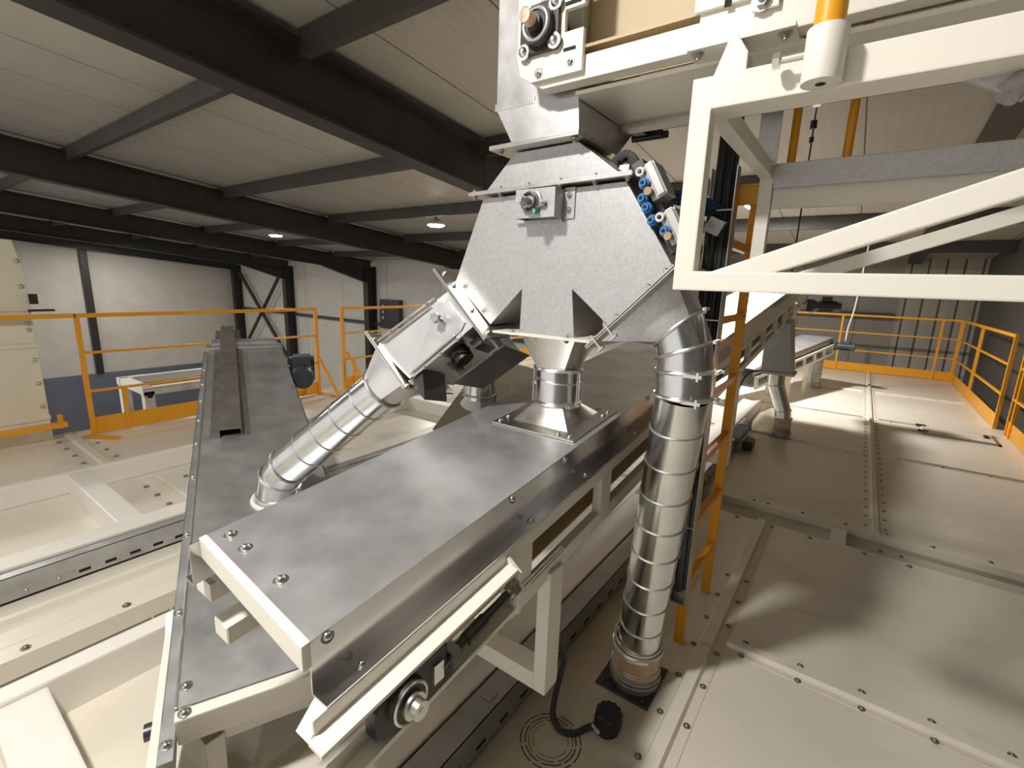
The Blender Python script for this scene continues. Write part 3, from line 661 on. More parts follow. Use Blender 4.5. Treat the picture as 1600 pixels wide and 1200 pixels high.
r2c, u2 = rr((-.312, 1.36, 1.318), (-.460, 1.36, 1.260)); r3c, u3 = rr((-.305, 1.36, 1.238), (-.456, 1.36, 1.228)); r4c, u4 = rr((-.300, 1.36, 1.160), (-.454, 1.36, 1.160))
m = MB().loft([circ_ax(r1c, u1, Y_, RR, 44), circ_ax(r2c, u2, Y_, RR, 44), circ_ax(r3c, u3, Y_, RR, 44), circ_ax(r4c, u4, Y_, RR, 44)], caps=False); obj('elbow', m, 'duct', dr)
PB = V((-.488, 1.54, .17)); AX = (PB-r4c).normalized()
m = MB().loft([circ(r4c, AX, RR-.001, 44), circ(PB, AX, RR-.001, 44)], caps=False); obj('tube', m, 'duct', dr)
m = MB()
for k in range(1, 9): m.torus(r4c+(PB-r4c)*(k*.113-.01), AX+V((.05, .03, 0)), RR, .003)
obj('seam_bead', m, 'ring', dr)
ring_clamp(dr, r1c, u1.cross(Y_), RR+.003, None); ring_clamp(dr, r2c, u2.cross(Y_), RR+.003, None); ring_clamp(dr, r3c, u3.cross(Y_), RR+.003, .0001); ring_clamp(dr, r4c, u4.cross(Y_), RR+.004, .0001)
for c_, u_ in ((r1c, u1), (r2c, u2)):
    m = MB(); pp = c_+u_*(RR+.012); m.bar(pp-Y_*.02, pp+Y_*.02, .009, .009); m.cyl(pp-Y_*.03, pp+Y_*.025, .0035, n=8); obj('clamp_latch', m, 'ring', dr)
for c_ in (r3c, r4c):
    m = MB(); pp = c_+V((.045, -.072, -.002)); m.bar(pp-V((.025, .006, 0)), pp+V((.022, -.001, 0)), .008, .009); m.bar(pp+V((.012, -.004, -.012)), pp+V((.012, -.004, .012)), .006, .006, X_); obj('clamp_latch', m, 'ring', dr)
PZ = V((-.492, 1.543, 0))
m = MB().cyl(PZ+Z_*.008, PZ+Z_*.05, .088, n=40); m.torus(PZ+Z_*.05, Z_, .087, .006); m.torus(PZ+Z_*.035, Z_, .09, .005); obj('base_socket', m, 'greysteel', dr)
m = MB().cyl(PZ+Z_*.05, PZ+Z_*.15, .0865, n=40); obj('flexible_sleeve', m, 'sleeve', dr)
m = MB()
for z in (.075, .085, .14, .148): m.torus(PZ+Z_*z, Z_, .0875, .0022)
obj('sleeve_strap', m, 'ring', dr)
ring_clamp(dr, PZ+Z_*.158, Z_, .088, None, .007); ring_clamp(dr, PZ+Z_*.185, AX, .084, None, .005)
m = MB().box((-.42, 1.432, .148), (-.41, 1.46, .165)); m = MB(); pp = PZ+V((.045, -.078, .15)); m.bar(pp-V((.02, .012, 0)), pp+V((.02, .012, 0)), .008, .01); obj('clamp_latch', m, 'ring', dr)
m = MB().box((-.602, 1.432, 0), (-.40, 1.66, .008)); bp = obj('base_plate', m, 'plate', dr, .004)
for x, y in ((-.425, 1.64), (-.425, 1.455), (-.578, 1.455)): bolt(bp, (x, y, .008), r=.008, mat='dark')

# ================================================================== UPPER CONVEYOR (runs to the right above the platform)
up = thing('belt_conveyor', (-.2, 1.45, 1.94), 'cream belt conveyor at the top right feeding the bright chute', 'conveyor', 'covered belt conveyors')
m = MB(); m.prism([(-.852, 1.195, 2.055), (-.82, 1.195, 1.990), (-.79, 1.195, 1.976), (1.2, 1.195, 1.976), (1.2, 1.195, 2.033), (-.80, 1.195, 2.033)], (0, .045, 0))
m.box((-.385, 1.20, 2.03), (1.2, 1.235, 2.50)); m.box((-.24, 1.190, 2.035), (1.2, 1.20, 2.5)); obj('side_frame', m, 'cream', up, .003)
m = MB().box((-.395, 1.188, 2.05), (-.27, 1.20, 2.5)); m.box((-.275, 1.183, 2.02), (-.225, 1.19, 2.5)); obj('splice_plate', m, 'cream', up, .002)
m = MB().box((-.332, 1.1865, 2.045), (-.318, 1.1885, 2.5)); obj('slot', m, 'hole', up)
bolt(up, (-.257, 1.183, 2.014+.022), (0, -1, 0), .014, 'hex')
bs = MB(); pts = [(-.868, 1.18, 2.26), (-.868, 1.18, 2.06), (-.855, 1.18, 2.012), (-.82, 1.18, 1.992), (-.665, 1.18, 1.992), (-.665, 1.18, 2.09), (-.72, 1.18, 2.09), (-.72, 1.18, 2.14), (-.665, 1.18, 2.14), (-.665, 1.18, 2.26)]
bs.prism(pts, (0, .014, 0)); bp = obj('bearing_plate', bs, 'cream', up, .002)
m = MB().box((-.72, 1.178, 2.045), (-.685, 1.181, 2.052)); m.box((-.72, 1.178, 2.148), (-.675, 1.181, 2.156)); obj('adjusting_slot', m, 'hole', bp)
bcn = V((-.788, 1.18, 2.112))
m = MB().prism([(bcn.x-.062, 1.18, bcn.z-.058), (bcn.x+.05, 1.18, bcn.z-.058), (bcn.x+.056, 1.18, bcn.z-.05), (bcn.x+.056, 1.18, bcn.z+.058), (bcn.x-.055, 1.18, bcn.z+.058), (bcn.x-.062, 1.18, bcn.z+.05)], (0, -.014, 0)); fb = obj('flange_bearing', m, 'cast', bp, .004)
m = MB().cyl(bcn-Y_*.012, bcn-Y_*.035, .048, .044, 30); obj('bearing_ring', m, 'cast', fb)
m = MB().torus(bcn-Y_*.035, Y_, .036, .0055); obj('bearing_race', m, 'stain', fb)
m = MB().cyl(bcn-Y_*.02, bcn-Y_*.05, .022, n=22); obj('shaft_collar', m, 'dark', fb)
m = MB().cyl(bcn-Y_*.03, bcn-Y_*.085, .0165, n=22); m.cyl(bcn-Y_*.085, bcn-Y_*.0855, .005, n=10); obj('shaft', m, 'rust', fb)
for x, z in ((-.05, -.047), (.045, -.04), (.045, .047), (-.045, .047)): bolt(fb, bcn+V((x, -.014, z)), (0, -1, 0), .0125, 'dome', 'ring')
for x, z in ((-.795, 2.01), (-.70, 2.02), (-.79, 2.19), (-.68, 2.20)): bolt(bp, (x, 1.18, z), (0, -1, 0), .009, 'hex')
m = MB().box((-.71, 1.235, 1.958), (1.2, 1.52, 1.968)); obj('under_pan', m, 'cream', up)
m = MB().box((-.76, 1.26, 2.08), (1.2, 1.50, 2.088)); m.box((-.712, 1.30, 2.0), (-.36, 1.306, 2.5)); obj('belt', m, 'belt', up)
m = MB().box((-.70, 1.53, 1.945), (1.2, 1.58, 2.0)); obj('rear_rail', m, 'cream', up)
m = MB().cyl((-.80, 1.22, 2.13), (-.80, 1.5, 2.13), .045, n=24); obj('head_roller', m, 'dark', up)
# cream bracket joining the rail to the platform
m = MB().box((-.395, 1.16, 1.965), (-.185, 1.235, 1.975)); m.prism([(-.325, 1.14, 1.83), (-.262, 1.14, 1.83), (-.262, 1.14, 1.93), (-.285, 1.14, 1.966), (-.30, 1.14, 1.966), (-.325, 1.14, 1.90)], (0, .05, 0)); bk = obj('support_bracket', m, 'beam', up, .002)
for x in (-.375, -.205): bolt(bk, (x, 1.18, 1.964), (0, 0, -1), .009, 'hex')
m = MB().box((-.715, 1.64, 1.945), (-.615, 1.68, 1.965)); m.cyl((-.72, 1.66, 1.952), (-.60, 1.66, 1.952), .012, n=12); m.box((-.70, 1.55, 1.950), (-.66, 1.66, 1.958)); tag(obj('limit_switch', m, 'cast'), 'black limit switch arm under the upper conveyor beside the chute', 'switch')

# ================================================================== PLATFORM FRAME (white box section) AND HANDRAIL POSTS
pf = thing('platform_frame', (.45, 1.32, 1.456), 'cream welded platform frame of square tube at upper right', 'platform frame')
Y0, Y1 = .95, 1.70; XL = -.306; XR = 1.6; ZB, ZT = 1.456, 1.826
def ff(y0, y1, mat):
    m = MB().prism([(XL, y0, ZB), (XR, y0, ZB), (XR, y0, ZB+.036), (XL+.037, y0, ZB+.036), (XL+.037, y0, ZT-.054), (XR, y0, ZT-.054), (XR, y0, ZT), (XL, y0, ZT)], (0, y1-y0, 0))
    y0 += .0006; y1 -= .0006
    k = .363; x1 = .75
    m.prism([(-.245, y0, 1.489), (-.138, y0, 1.489), (x1, y0, 1.492+k*(x1+.132)), (x1, y0, 1.494+k*(x1+.233)+.003)], (0, y1-y0, 0))
    return m
o = obj('front_truss', ff(Y0, Y0+.036, 'cream'), 'cream', pf, .003)
m = ff(Y1-.036, Y1, 'cream'); obj('rear_truss', m, 'cream', pf, .003)
m = MB().box((XL+.001, Y0+.03, ZT-.04), (XL+.034, Y1-.03, ZT)); obj('end_beam', m, 'cream', pf, .002)
m = MB().box((XL+.002, Y0+.036, ZT-.052), (XR, Y0+.075, ZT-.046)); obj('floor_angle', m, 'cream', pf)
m = MB().box((XL+.04, Y1-.045, ZT-.07), (XR, Y1-.038, ZT-.005)); obj('galvanised_strip', m, 'galv', pf)
m = MB().box((XL+.04, Y1-.03, ZT-.125), (XR, Y1-.005, ZT-.058)); obj('lower_strip', m, 'cream', pf)
m = MB().box((-.318, 1.63, 1.815), (-.262, 1.635, 1.98)); m.box((-.32, 1.62, 1.975), (-.21, 1.66, 1.985)); obj('hanger_plate', m, 'galv', pf)
m = MB().cyl((.12, 1.02, 1.745), (.20, 1.06, 1.83), .018, n=16); m.prism([(.07, 1.02, 1.775), (.14, 1.02, 1.775), (.14, 1.02, 1.735)], (0, .01, 0)); obj('galvanised_tube', m, 'galv', pf)
def rail_post(x, y, z0, r, lab, socket=True):
    t = thing('handrail_post', (x, y, z0), lab, 'handrail post', 'yellow handrail posts on the platform')
    m = MB().cyl((x, y, z0+.05), (x, y, z0+1.1), r, n=24); obj('tube', m, 'yellow', t)
    m = MB().cyl((x, y, z0), (x, y, z0+.075), r*1.33, n=28); s = obj('socket', m, 'cream', t, .002)
    m = MB().cyl((x, y, z0-.0006), (x, y, z0), r*.35, n=12); obj('drain_hole', m, 'hole', s)
    m = MB().cyl((x-r*1.2, y, z0+.045), (x-r*1.2-.035, y, z0+.045), .0055, n=12); m.cyl((x-r*1.2-.035, y, z0+.045), (x-r*1.2-.045, y, z0+.045), .012, n=6); obj('clamp_screw', m, 'ring', s)
rail_post(-.103, .925, 1.772, .021, 'yellow tubular handrail post in a cream socket on the platform front')
rail_post(-.238, 1.725, 1.735, .0115, 'yellow handrail post behind the platform, left of the hanging wire')
rail_post(-.100, 1.725, 1.735, .0115, 'yellow handrail post behind the platform, right of the hanging wire')
t = thing('suspension_wire', (-.30, 2.6, 1.0), 'thin wire with a clip hanging between two yellow posts', 'wire')
m = MB().cyl((-.262, 2.35, 1.52), (-.262, 2.35, 2.84), .003, n=8); obj('wire', m, 'steel', t)
m = MB().box((-.275, 2.345, 2.17), (-.249, 2.353, 2.24)); obj('clip', m, 'galv', t)
m = MB(); m.cyl((-.262, 2.34, 2.09), (-.262, 2.34, 2.12), .012, n=10); m.cyl((-.262, 2.34, 2.04), (-.262, 2.34, 2.06), .008, n=10); obj('wire_grip', m, 'steel', t)
t = thing('suspension_wire', (-3.7, 4.5, 1.4), 'thin wire hanging from a purlin left of the diverter', 'wire')
m = MB().cyl((-3.66, 4.5, 1.4), (-3.735, 4.5, 2.86), .006, n=8); m.box((-3.76, 4.48, 2.80), (-3.71, 4.52, 2.87)); obj('wire', m, 'steel', t)

# ================================================================== LADDER AND CABLE CHANNEL
la = thing('ladder', (-.418, 2.05, 0), 'yellow fixed ladder standing on the deck behind the vertical duct', 'ladder')
for y in (1.843, 2.262):
    m = MB().box((-.437, y-.011, 0), (-.399, y+.011, 1.83)); obj('stile', m, 'yellow', la, .002)
for k in range(6):
    z = .27+.27*k
    m = MB(); m.bar((-.418, 1.85, z), (-.418, 2.255, z), .03, .03); obj('rung', m, 'yellow', la, .003)
m = MB().box((-.44, 1.83, 1.80), (-.30, 2.275, 1.808)); m.box((-.44, 1.83, 1.74), (-.30, 1.836, 1.80)); obj('top_bracket', m, 'yellow', la, .002)
cc = thing('cable_channel', (-.437, 1.80, .22), 'vertical perforated cable channel full of black cables beside the ladder', 'cable channel')
m = MB(); m.box((-.480, 1.835-.012, .22), (-.398, 1.838-.012, 1.86)); m.box((-.481, 1.785, .22), (-.479, 1.826, 1.86)); m.box((-.399, 1.775, .22), (-.396, 1.826, 1.86)); m.box((-.48, 1.775, .218), (-.398, 1.826, .224)); m.mat(1)
for k in range(26):
    z = .3+.058*k; m.box((-.4815, 1.795, z), (-.4812, 1.812, z+.03))
obj('channel', m, ['stain', 'hole'], cc)
for i, (x, y) in enumerate(((-.466, 1.80), (-.452, 1.792), (-.438, 1.80), (-.424, 1.795), (-.412, 1.803), (-.445, 1.812), (-.43, 1.812))):
    m = MB().tube(spline([(x, y, .235+.01*i), (x+.003*(i % 3-1), y+.002, .7), (x-.003, y, 1.2), (x+.002, y+.002, 1.86), (x, y+.01, 2.3)], 5), .0075, 8); obj('cable', m, 'rubber', cc)
m = MB()
for z in (.55, .95, 1.35, 1.72): m.box((-.481, 1.780, z), (-.397, 1.784, z+.004))
obj('cable_tie', m, 'stain', cc)
sw = thing('sensor_bracket', (-.446, 1.75, 1.64), 'small zinc sensor bracket tilted in front of the cable channel', 'sensor bracket')
m = MB(); q = V((-.455, 1.745, 1.70)); a1, a2 = V((.045, 0, -.022)), V((-.022, 0, -.045)); m.obox(q, a1, a2, V((0, .004, 0))); m.obox(q+a1, a2, V((.004, 0, .002)), V((0, .035, 0))); obj('angle', m, 'ring', sw, .002)
bolt(sw, (-.452, 1.744, 1.672), (0, -1, 0), .008, 'hex')

# ================================================================== LEFT CONVEYOR (slanting away to the left)
O = V((-1.284, .338, .35)); u = V((-.902, .402, .156)).normalized(); w = V((.407, .914, 0)).normalized(); n = u.cross(w); n = n if n.z > 0 else -n
def c2(t, s, h): return O+u*t+w*s+n*h
def b2x(mb, t0, t1, s0, s1, h0, h1): mb.obox(c2(t0, s0, h0), u*(t1-t0), w*(s1-s0), n*(h1-h0))
lc = thing('belt_conveyor', c2(1.6, .26, -.5), 'grey lidded belt conveyor climbing away to the left', 'conveyor', 'covered belt conveyors')
m = MB(); b2x(m, 0, 3.28, 0, .53, -.004, 0); obj('lid', m, 'lid2', lc)
m = MB(); b2x(m, 3.20, 3.30, -.01, .54, .0, .02); b2x(m, 3.30, 3.42, .02, .5, -.03, .03); obj('head_cover', m, 'lid2', lc, .006)
m = MB(); b2x(m, 0, 3.28, -.003, 0, -.03, 0); b2x(m, -.115, 3.28, -.034, -.001, -.034, -.030); b2x(m, 0, 3.28, -.034, -.031, -.09, -.03); obj('side_skirt', m, 'lid2', lc)
m = MB(); b2x(m, 0, 3.28, -.003, .004, 0, .0035); obj('folded_edge', m, 'ring', lc, .001)
m = MB(); b2x(m, 0, 3.28, .53, .533, -.08, 0); b2x(m, 0, 3.28, .53, .56, -.084, -.08); obj('side_skirt', m, 'lid2', lc)
m = MB(); b2x(m, -.035, -.002, -.002, .53, -.095, -.004); ec = obj('end_cap', m, 'cream', lc, .005)
m = MB(); b2x(m, -.02, .02, .10, .55, -.15, -.096); b2x(m, .2, 3.3, .50, .54, -.24, -.09); b2x(m, .2, 3.3, 0, .03, -.24, -.09); obj('side_frame', m, 'beam', lc, .003)
m = MB(); m.prism([c2(.40, -.036, -.035), c2(.34, -.036, -.07), c2(-.36, -.036, -.035), c2(-.5, -.036, -.4), c2(.36, -.036, -.26)], -w*.022); sp = obj('side_plate', m, 'cream', lc, .003)
m = MB().cyl(c2(.06, -.058, -.12), c2(.06, -.085, -.12), .022, n=20); obj('shaft_end', m, 'dark', sp)
for t_, s_ in ((.06, .02), (.12, .5), (.0, .02)): bolt(lc, c2(t_ if t_ else -.018, s_, .0 if t_ else -.003), n, .0105)
for t_ in (-.07, .38, .8, 1.25, 1.6, 1.9, 2.2, 2.5, 2.8): bolt(lc, c2(t_, -.018, -.030), n, .0105)
for t_, s_ in ((.05, .06), (.12, .46), (2.0, .06), (2.0, .46), (3.1, .06), (3.1, .46)):
    b_ = c2(t_, s_, -.2); m = MB().box((b_.x-.025, b_.y-.025, 0 if b_.x < -2.42 or b_.x > -1.99 else -.09), (b_.x+.025, b_.y+.025, b_.z)); obj('leg', m, 'beam', lc, .003)
gearmotor(lc, c2(2.95, .66, -.10), V((.86, -.5, -.03)), 1.25, 'motor')
m = MB(); m.torus(R4-D3*.0, D3, .092, .012); m.cyl(R4-D3*.005, R4+D3*.004, .10, n=30); tag(obj('sealant_bead', m, 'putty'), 'white sealant bead around the foot of the slanting duct', 'sealant')
hp = MB()
for s0, s1, h0, h1 in ((.045, .088, .012, .015), (.194, .235, .012, .015), (.088, .091, .012, .058), (.191, .194, .012, .058), (.088, .194, .056, .059)): b2x(hp, 1.575, 3.80, s0, s1, h0-.011, h1-.011)
hp = obj('hat_profile', hp, 'hat'); tag(hp, 'long weathered sheet metal hat profile lying on the left conveyor lid', 'metal profile')

# ================================================================== FAR CONVEYOR AND FAR DUCTS
B0, B1 = V((-.98, 6.5, .50)), V((-.30, 9.0, .78)); d3 = (B1-B0); L3 = d3.length; d3n = d3.normalized(); s3 = d3n.cross(Z_).normalized(); n3 = s3.cross(d3n)
fc_ = thing('belt_conveyor', B0.lerp(B1, .6)-n3*.5, 'distant covered belt conveyor in front of the far yellow railing', 'conveyor', 'covered belt conveyors')
def f3(mb, t0, t1, a, b_, h0, h1): mb.obox(B0+d3n*t0-s3*b_+n3*h0, d3n*(t1-t0), s3*(b_-a), n3*(h1-h0))
m = MB(); f3(m, 0, L3, 0, .44, -.004, 0); f3(m, 0, L3, -.003, 0, -.09, 0); f3(m, 0, L3, -.03, 0, -.095, -.09); obj('lid', m, 'lid', fc_)
m = MB(); f3(m, 0, L3, -.045, -.02, -.13, -.095); f3(m, 0, L3, -.045, -.02, -.26, -.225)
for k in range(8): f3(m, k*L3/7.2, k*L3/7.2+.06, -.045, -.02, -.23, -.12)
obj('side_frame', m, 'cream', fc_)
m = MB(); f3(m, 0, L3, .42, .45, -.26, -.095); f3(m, 0, L3, 0, .42, -.24, -.235); obj('rear_frame', m, 'cream', fc_)
gearmotor(fc_, B1+V((.03, 0, -.13)), (1, -.1, 0), .8, 'motor')
for k in (.40, .62):
    for dx in (-.25, 0):
        q = B0+d3*k+n3*-.25; m = MB().box((q.x+dx, q.y-.03, 0), (q.x+dx+.05, q.y+.03, q.z)); obj('leg', m, 'cream', fc_)
t = thing('suspension_wire', (-.1, 9.0, .8), 'beige cord hanging down to the distant conveyor motor', 'wire')
m = MB().tube(spline([(-.135, 9.0, .74), (-.13, 9.0, .95), (-.09, 9.0, 1.3), (-.06, 9.0, 2.2)], 6), .010, 8); obj('cord', m, 'cord', t)
dd = thing('spiral_duct', (-.48, 5.44, .0), 'short bent duct under the grey chute with a clear section on the deck', 'duct', 'spiral seam ducts')
q0, q1, q2, q3 = V((-.60, 5.46, .64)), V((-.595, 5.46, .52)), V((-.50, 5.45, .27)), V((-.49, 5.44, .20))
m = MB().loft([circ_ax(q0, X_, Y_, .075, 32), circ_ax(q1, V((1, 0, .15)), Y_, .075, 32), circ_ax(q2, V((1, 0, .2)), Y_, .075, 32), circ_ax(q3, X_, Y_, .075, 32)], caps=False); obj('tube', m, 'duct', dd)
for c_ in (q1, q2): ring_clamp(dd, c_, (.2, 0, -1), .078)
m = MB().cyl((-.485, 5.44, .06), (-.485, 5.44, .20), .078, n=30); obj('clear_section', m, 'clear', dd)
m = MB().cyl((-.485, 5.44, .004), (-.485, 5.44, .06), .085, n=30); m.torus((-.485, 5.44, .05), Z_, .086, .008); m.cyl((-.485, 5.44, 0), (-.485, 5.44, .006), .12, n=30); obj('base_socket', m, 'greysteel', dd)
ring_clamp(dd, (-.485, 5.44, .20), Z_, .08)
m = MB().tube(spline([(-.76, 5.35, .66), (-.83, 5.2, .64), (-.87, 5.05, .5), (-.88, 5.0, .3), (-.88, 5.0, .2)], 6), .010, 8); tag(obj('black_cable', m, 'rubber'), 'black cable looping from the grey chute down to the deck', 'cable')
df = thing('spiral_duct', (-.46, 8.73, 0), 'short upright duct at the far end by the yellow toe board', 'duct', 'spiral seam ducts')
m = MB().cyl((-.46, 8.73, .05), (-.46, 8.73, .5), .10, n=28); obj('tube', m, 'greysteel', df)
for z in (.08, .22, .38): ring_clamp(df, (-.46, 8.73, z), Z_, .103)
m = MB().cyl((-.46, 8.73, 0), (-.46, 8.73, .06), .11, n=28); obj('base_socket', m, 'greysteel', df)

# ================================================================== DECK BEAMS AND CABLE TRAYS
def deck_beam(name, a, b_, lab, grp='cream tubes laid on the deck', mat='beam'):
    m = MB().box(a, b_); return tag(obj(name, m, mat, None, .008), lab, 'beam', grp)
deck_beam('deck_beam', (-4.10, -1.5, 0), (-4.05, 6.5, .14), 'cream deck beam on the left, farthest from the conveyors')
deck_beam('deck_beam', (-3.05, -1.5, 0), (-2.91, 6.5, .14), 'cream deck beam on the left with a slotted tray along its side')
deck_beam('cross_beam', (-4.05, .66, 0), (-3.05, .78, .139), 'short cream cross beam between the two far left deck beams')
deck_beam('cross_beam', (-4.05, 3.6, 0), (-3.05, 3.72, .139), 'short cream cross beam seen behind the slanting duct')
deck_beam('deck_beam', (-2.03, -1.5, -.09), (-1.95, .62, .15), 'cream deck beam at lower left with chipped paint')
deck_beam('cross_beam', (-1.95, .06, 0), (-1.25, .19, .135), 'cream cross beam stub in the lower left corner')
deck_beam('deck_beam', (-1.03, -.3, 0), (-.85, 6.5, .14), 'cream deck beam right under the main conveyor')
def tray(x0, x1, z0, z1, y0, y1, lab, slots, sx):
    t = thing('cable_tray', ((x0+x1)/2, y0, z0), lab, 'cable tray', 'slotted galvanised cable trays')
    m = MB(); m.box((x0, y0, z1-.003), (x1, y1, z1)); m.box((x0, y0, z0), (x0+.003, y1, z1)); m.box((x1-.003, y0, z0), (x1, y1, z1)); m.mat(1); y = slots[0]
    while y < slots[1]:
        m.box((x1-.001, y, z0+(z1-z0)*.16), (x1+.0008, y+.045, z0+(z1-z0)*.30)); y += slots[2]
    obj('tray', m, ['greysteel' if sx > 0 else 'lid2', 'hole'], t)
    return t
tr1 = tray(-2.905, -2.84, .015, .125, -1, 3.2, 'slotted galvanised cable tray along the left deck beam', (.45, 3.1, .10), -1)
for y in (.18, .27, .38): bolt(tr1, (-2.838, y, .04), (1, 0, 0), .008)
m = MB().box((-2.845, -1, .022), (-2.838, .44, .058)); obj('joint_plate', m, 'galv', tr1)
tr2 = tray(-.845, -.755, .03, .135, -.2, 5.4, 'grey slotted cable tray beside the main conveyor feet', (.1, 5.3, .118), 1)
m = MB().box((-.82, 1.02, .1352), (-.78, 1.06, .137)); obj('tray_patch', m, 'greysteel', tr2)
m = MB().box((-.845, 4.55, .136), (-.72, 5.1, .142)); obj('dark_mat', m, 'rubber', tr2)
m = MB().box((-.70, 4.6, .03), (-.62, 4.75, .12)); tag(obj('junction_box', m, 'cast', None, .006), 'small black junction box beside the cable tray near the clear duct', 'junction box')

# ================================================================== YELLOW GUARD RAILINGS
def railing(name_loc, pts, lab, toe=True, x=None, mids=(.40, .74), top=1.08, w=.035, post_at=None, braces=()):
    p0, p1 = V(pts[0]), V(pts[1]); d = (p1-p0); L = d.length; dn = d.normalized()
    t = thing('guard_railing', p0, lab, 'railing', 'yellow guard railings')
    for k in (post_at or (0, L)):
        q = p0+dn*k; m = MB(); m.bar(q, q+Z_*(top-w), w, w, dn); obj('post', m, 'yellow', t, .002)
    m = MB(); m.bar(p0+Z_*(top-w/2)-dn*w/2, p1+Z_*(top-w/2)+dn*w/2, w, w); obj('top_rail', m, 'yellow', t, .002)
    for z in mids:
        m = MB(); m.bar(p0+Z_*z, p1+Z_*z, w*.8, w*.6); obj('mid_rail', m, 'yellow', t, .001)
    if toe:
        sd = V((dn.y, -dn.x, 0)); m = MB(); m.bar(p0+Z_*.085+sd*.0, p1+Z_*.085, .006, .15); obj('toe_board', m, 'yellow', t)
    for k, v in braces:
        q = p0+dn*k; m = MB(); m.bar(q+Z_*.5, q+v, .025, .025, dn); m.bar(q+Z_*.02, q+v+Z_*.0, .03, .012); obj('brace', m, 'yellow', t)
    return t
t = railing('', ((-5.40, 1.113, 0), (-5.40, 3.331, 0)), 'long yellow guard railing section at the left edge of the deck', braces=((2.218, V((.35, .05, .01))),))
m = MB(); m.bar((-5.40, 1.37, 0), (-5.40, 1.37, .4), .03, .03, Y_); obj('post', m, 'yellow', t)
m = MB(); m.prism([(-5.42, 1.06, .004), (-5.38, 1.02, .004), (-5.10, 1.20, .004), (-5.16, 1.24, .004)], (0, 0, .008)); obj('foot_plate', m, 'yellow', t)
t = railing('', ((-5.40, 3.70, 0), (-5.40, 8.4, 0)), 'yellow guard railing section behind the gate box, after the gap', post_at=(0, 2.3, 4.6), braces=((.05, V((.3, .12, .01))),))
m = MB(); m.bar((-5.40, 3.86, 0), (-5.40, 3.86, .4), .03, .03, Y_); obj('post', m, 'yellow', t)
t = railing('', ((-5.40, -.9, 0), (-5.40, 1.09, 0)), 'yellow guard railing end running in front of the cream tower', toe=False, mids=(), post_at=(0,))
m = MB(); m.bar((-5.33, -.9, .16), (-5.33, .93, .16), .09, .035); m.bar((-5.36, .90, .12), (-5.36, .90, .24), .03, .03, Y_); obj('bumper_bar', m, 'yellow', t)
railing('', ((1.43, 11.20, 0), (-1.4, 11.20, 0)), 'far yellow guard railing across the end of the right deck', post_at=(0, .25, 1.7, 2.83))
railing('', ((1.44, 11.15, 0), (1.42, 7.50, 0)), 'yellow guard railing along the right edge of the deck', post_at=(0, 1.75, 3.65))
railing('', ((1.47, 7.22, 0), (1.47, 3.9, 0)), 'yellow guard railing cut by the right picture edge', post_at=(0, .15, 1.66, 3.3))

# hatch in the right deck
hc = thing('deck_hatch', (1.03, 6.8, 0), 'rectangular access hatch lid set in the right deck', 'hatch')
m = MB().box((.73, 6.60, 0), (1.34, 6.645, .012)); m.box((1.315, 6.60, 0), (1.34, 7.03, .012)); obj('hatch_frame', m, 'greysteel', hc)
m = MB().box((.74, 6.65, 0), (1.31, 7.03, .016)); obj('hatch_lid', m, 'deck', hc, .003)
for x, y in ((.76, 6.70), (.76, 6.98)): m = MB().box((x-.07, y-.012, .01), (x+.02, y+.012, .03)); obj('hinge', m, 'dark', hc)
m = MB().box((1.24, 6.82, .016), (1.28, 6.90, .035)); obj('handle', m, 'cast', hc, .003)

# ================================================================== LEFT BACKGROUND THINGS
tw = thing('panel_tower', (-6.0, .4, 0), 'cream sheet metal tower at the left picture edge', 'tower')
m = MB(); m.prism([(-5.5, .86, -.6), (-5.5, .86, 1.40), (-5.5, .82, 1.66), (-5.5, -.7, 1.66), (-5.5, -.7, -.6)], (-.9, 0, 0)); tb = obj('casing', m, 'tower', tw, .004)
for i, z in enumerate((1.12, .82, .20)):
    m = MB().box((-5.502, -.7, z-.018), (-5.488, .865, z+.018)); f = obj('joint_flange', m, 'tower', tw, .002)
for z in (1.5, 1.3, 1.0, .95, .7, .5, .3, .1, -.1): bolt(tb, (-5.499, .83, z), (1, 0, 0), .012, mat='stain')
m = MB().box((-5.52, .86, 1.16), (-5.48, .91, 1.24)); m.box((-5.52, .84, 1.10), (-5.46, 1.0, 1.115)); obj('door_latch', m, 'cast', tw)
wf = thing('steel_stand', (-6.8, 2.4, -2.0), 'white steel stand frame beyond the left yellow railing', 'stand')
for y in (1.86, 3.0):
    m = MB(); m.box((-6.55, y-.05, -6.4), (-6.45, y+.05, .10)); m.box((-7.35, y-.05, -6.4), (-7.25, y+.05, .10)); obj('leg', m, 'beam', wf)
m = MB(); m.box((-6.55, 1.8, .06), (-6.45, 3.05, .15)); m.box((-7.35, 1.8, .06), (-7.25, 3.05, .15)); m.box((-7.3, 1.81, .06), (-6.5, 1.91, .15)); m.box((-7.3, 2.95, .06), (-6.5, 3.05, .15)); obj('top_frame', m, 'beam', wf, .003)
m = MB().cyl((-6.449, 1.86, .06), (-6.43, 1.86, .06), .03, n=16); obj('end_cap', m, 'cast', wf)

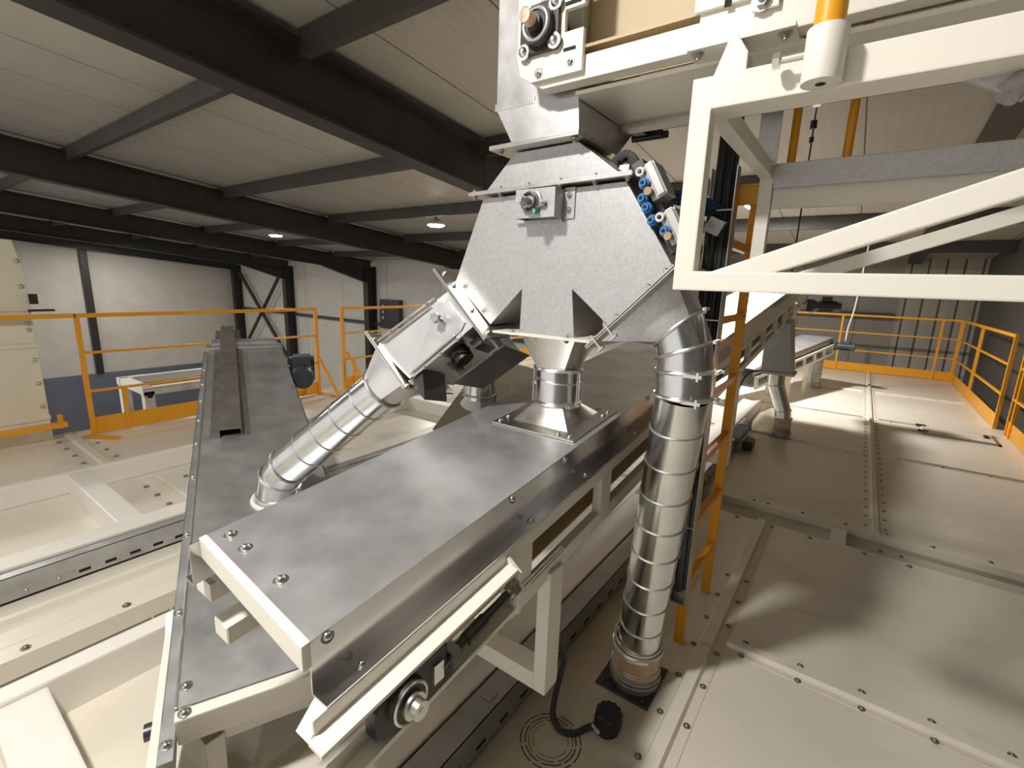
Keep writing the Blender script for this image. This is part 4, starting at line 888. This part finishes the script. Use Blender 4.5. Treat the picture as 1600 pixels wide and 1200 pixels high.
# ================================================================== ROTARY SENSOR ON THE DECK
se = thing('rotary_sensor', (-.485, 1.27, 0), 'black ribbed plastic cap on a cable lying on the deck', 'sensor')
c_ = V((-.487, 1.285, 0)); ax = V((.12, -.05, 1)).normalized(); a_, b2 = frame(ax); rings = []
for h, r_ in ((.002, .041), (.04, .044), (.074, .043), (.079, .038)):
    rings.append([c_+ax*h+(a_*math.cos(2*PI*i/48)+b2*math.sin(2*PI*i/48))*(r_+(.0025*math.cos(12*2*PI*i/48) if h > .02 else 0)) for i in range(48)])
m = MB().loft(rings); obj('ribbed_cover', m, 'black', se)
m = MB(); q = c_+V((-.034, -.034, .020)); m.obox(q, V((.032, -.011, -.004)), V((.0, .001, .009)), V((-.003, -.006, 0))); obj('label_strip', m, 'label', se)
m = MB().tube(spline([(-.515, 1.262, .016), (-.538, 1.232, .012), (-.56, 1.195, .010), (-.60, 1.175, .012), (-.640, 1.19, .03), (-.652, 1.22, .08), (-.638, 1.22, .17), (-.612, 1.19, .28), (-.60, 1.13, .38), (-.612, 1.09, .5)], 8), .0100, 12); obj('cable', m, 'rubber', se)

# ================================================================== CAMERA, WORLD, COLOUR
cam = bpy.data.cameras.new('camera'); co = bpy.data.objects.new('camera', cam); COL.objects.link(co); sc.camera = co
yaw, pit, rol = -.6237, .21045, -.03304
fw = V((math.sin(yaw)*math.cos(pit), math.cos(yaw)*math.cos(pit), -math.sin(pit))); r0 = V((math.cos(yaw), -math.sin(yaw), 0)); d0 = fw.cross(r0)
rv = r0*math.cos(rol)+d0*math.sin(rol); dv_ = -r0*math.sin(rol)+d0*math.cos(rol)
mw = Matrix.Identity(4)
for i in range(3): mw[i][0], mw[i][1], mw[i][2] = rv[i], -dv_[i], -fw[i]
mw.translation = V((0, 0, 1.46)); co.matrix_world = mw
cam.sensor_width = 36; cam.sensor_fit = 'HORIZONTAL'; cam.lens = 742.9/1600*36; cam.clip_start = .05; cam.clip_end = 200
wd = bpy.data.worlds.new('world'); sc.world = wd; wd.use_nodes = True
wd.node_tree.nodes['Background'].inputs[0].default_value = (1, .97, .92, 1); wd.node_tree.nodes['Background'].inputs[1].default_value = .9
vs_ = sc.view_settings; vs_.view_transform = 'Standard'; vs_.look = 'None'; vs_.gamma = 1; vs_.exposure = .12; vs_.use_curve_mapping = False
sc.cycles.use_denoising = True; sc.cycles.sample_clamp_indirect = 6; sc.cycles.caustics_reflective = False; sc.cycles.caustics_refractive = False
sc.cycles.max_bounces = 8; sc.cycles.diffuse_bounces = 5; sc.cycles.glossy_bounces = 4
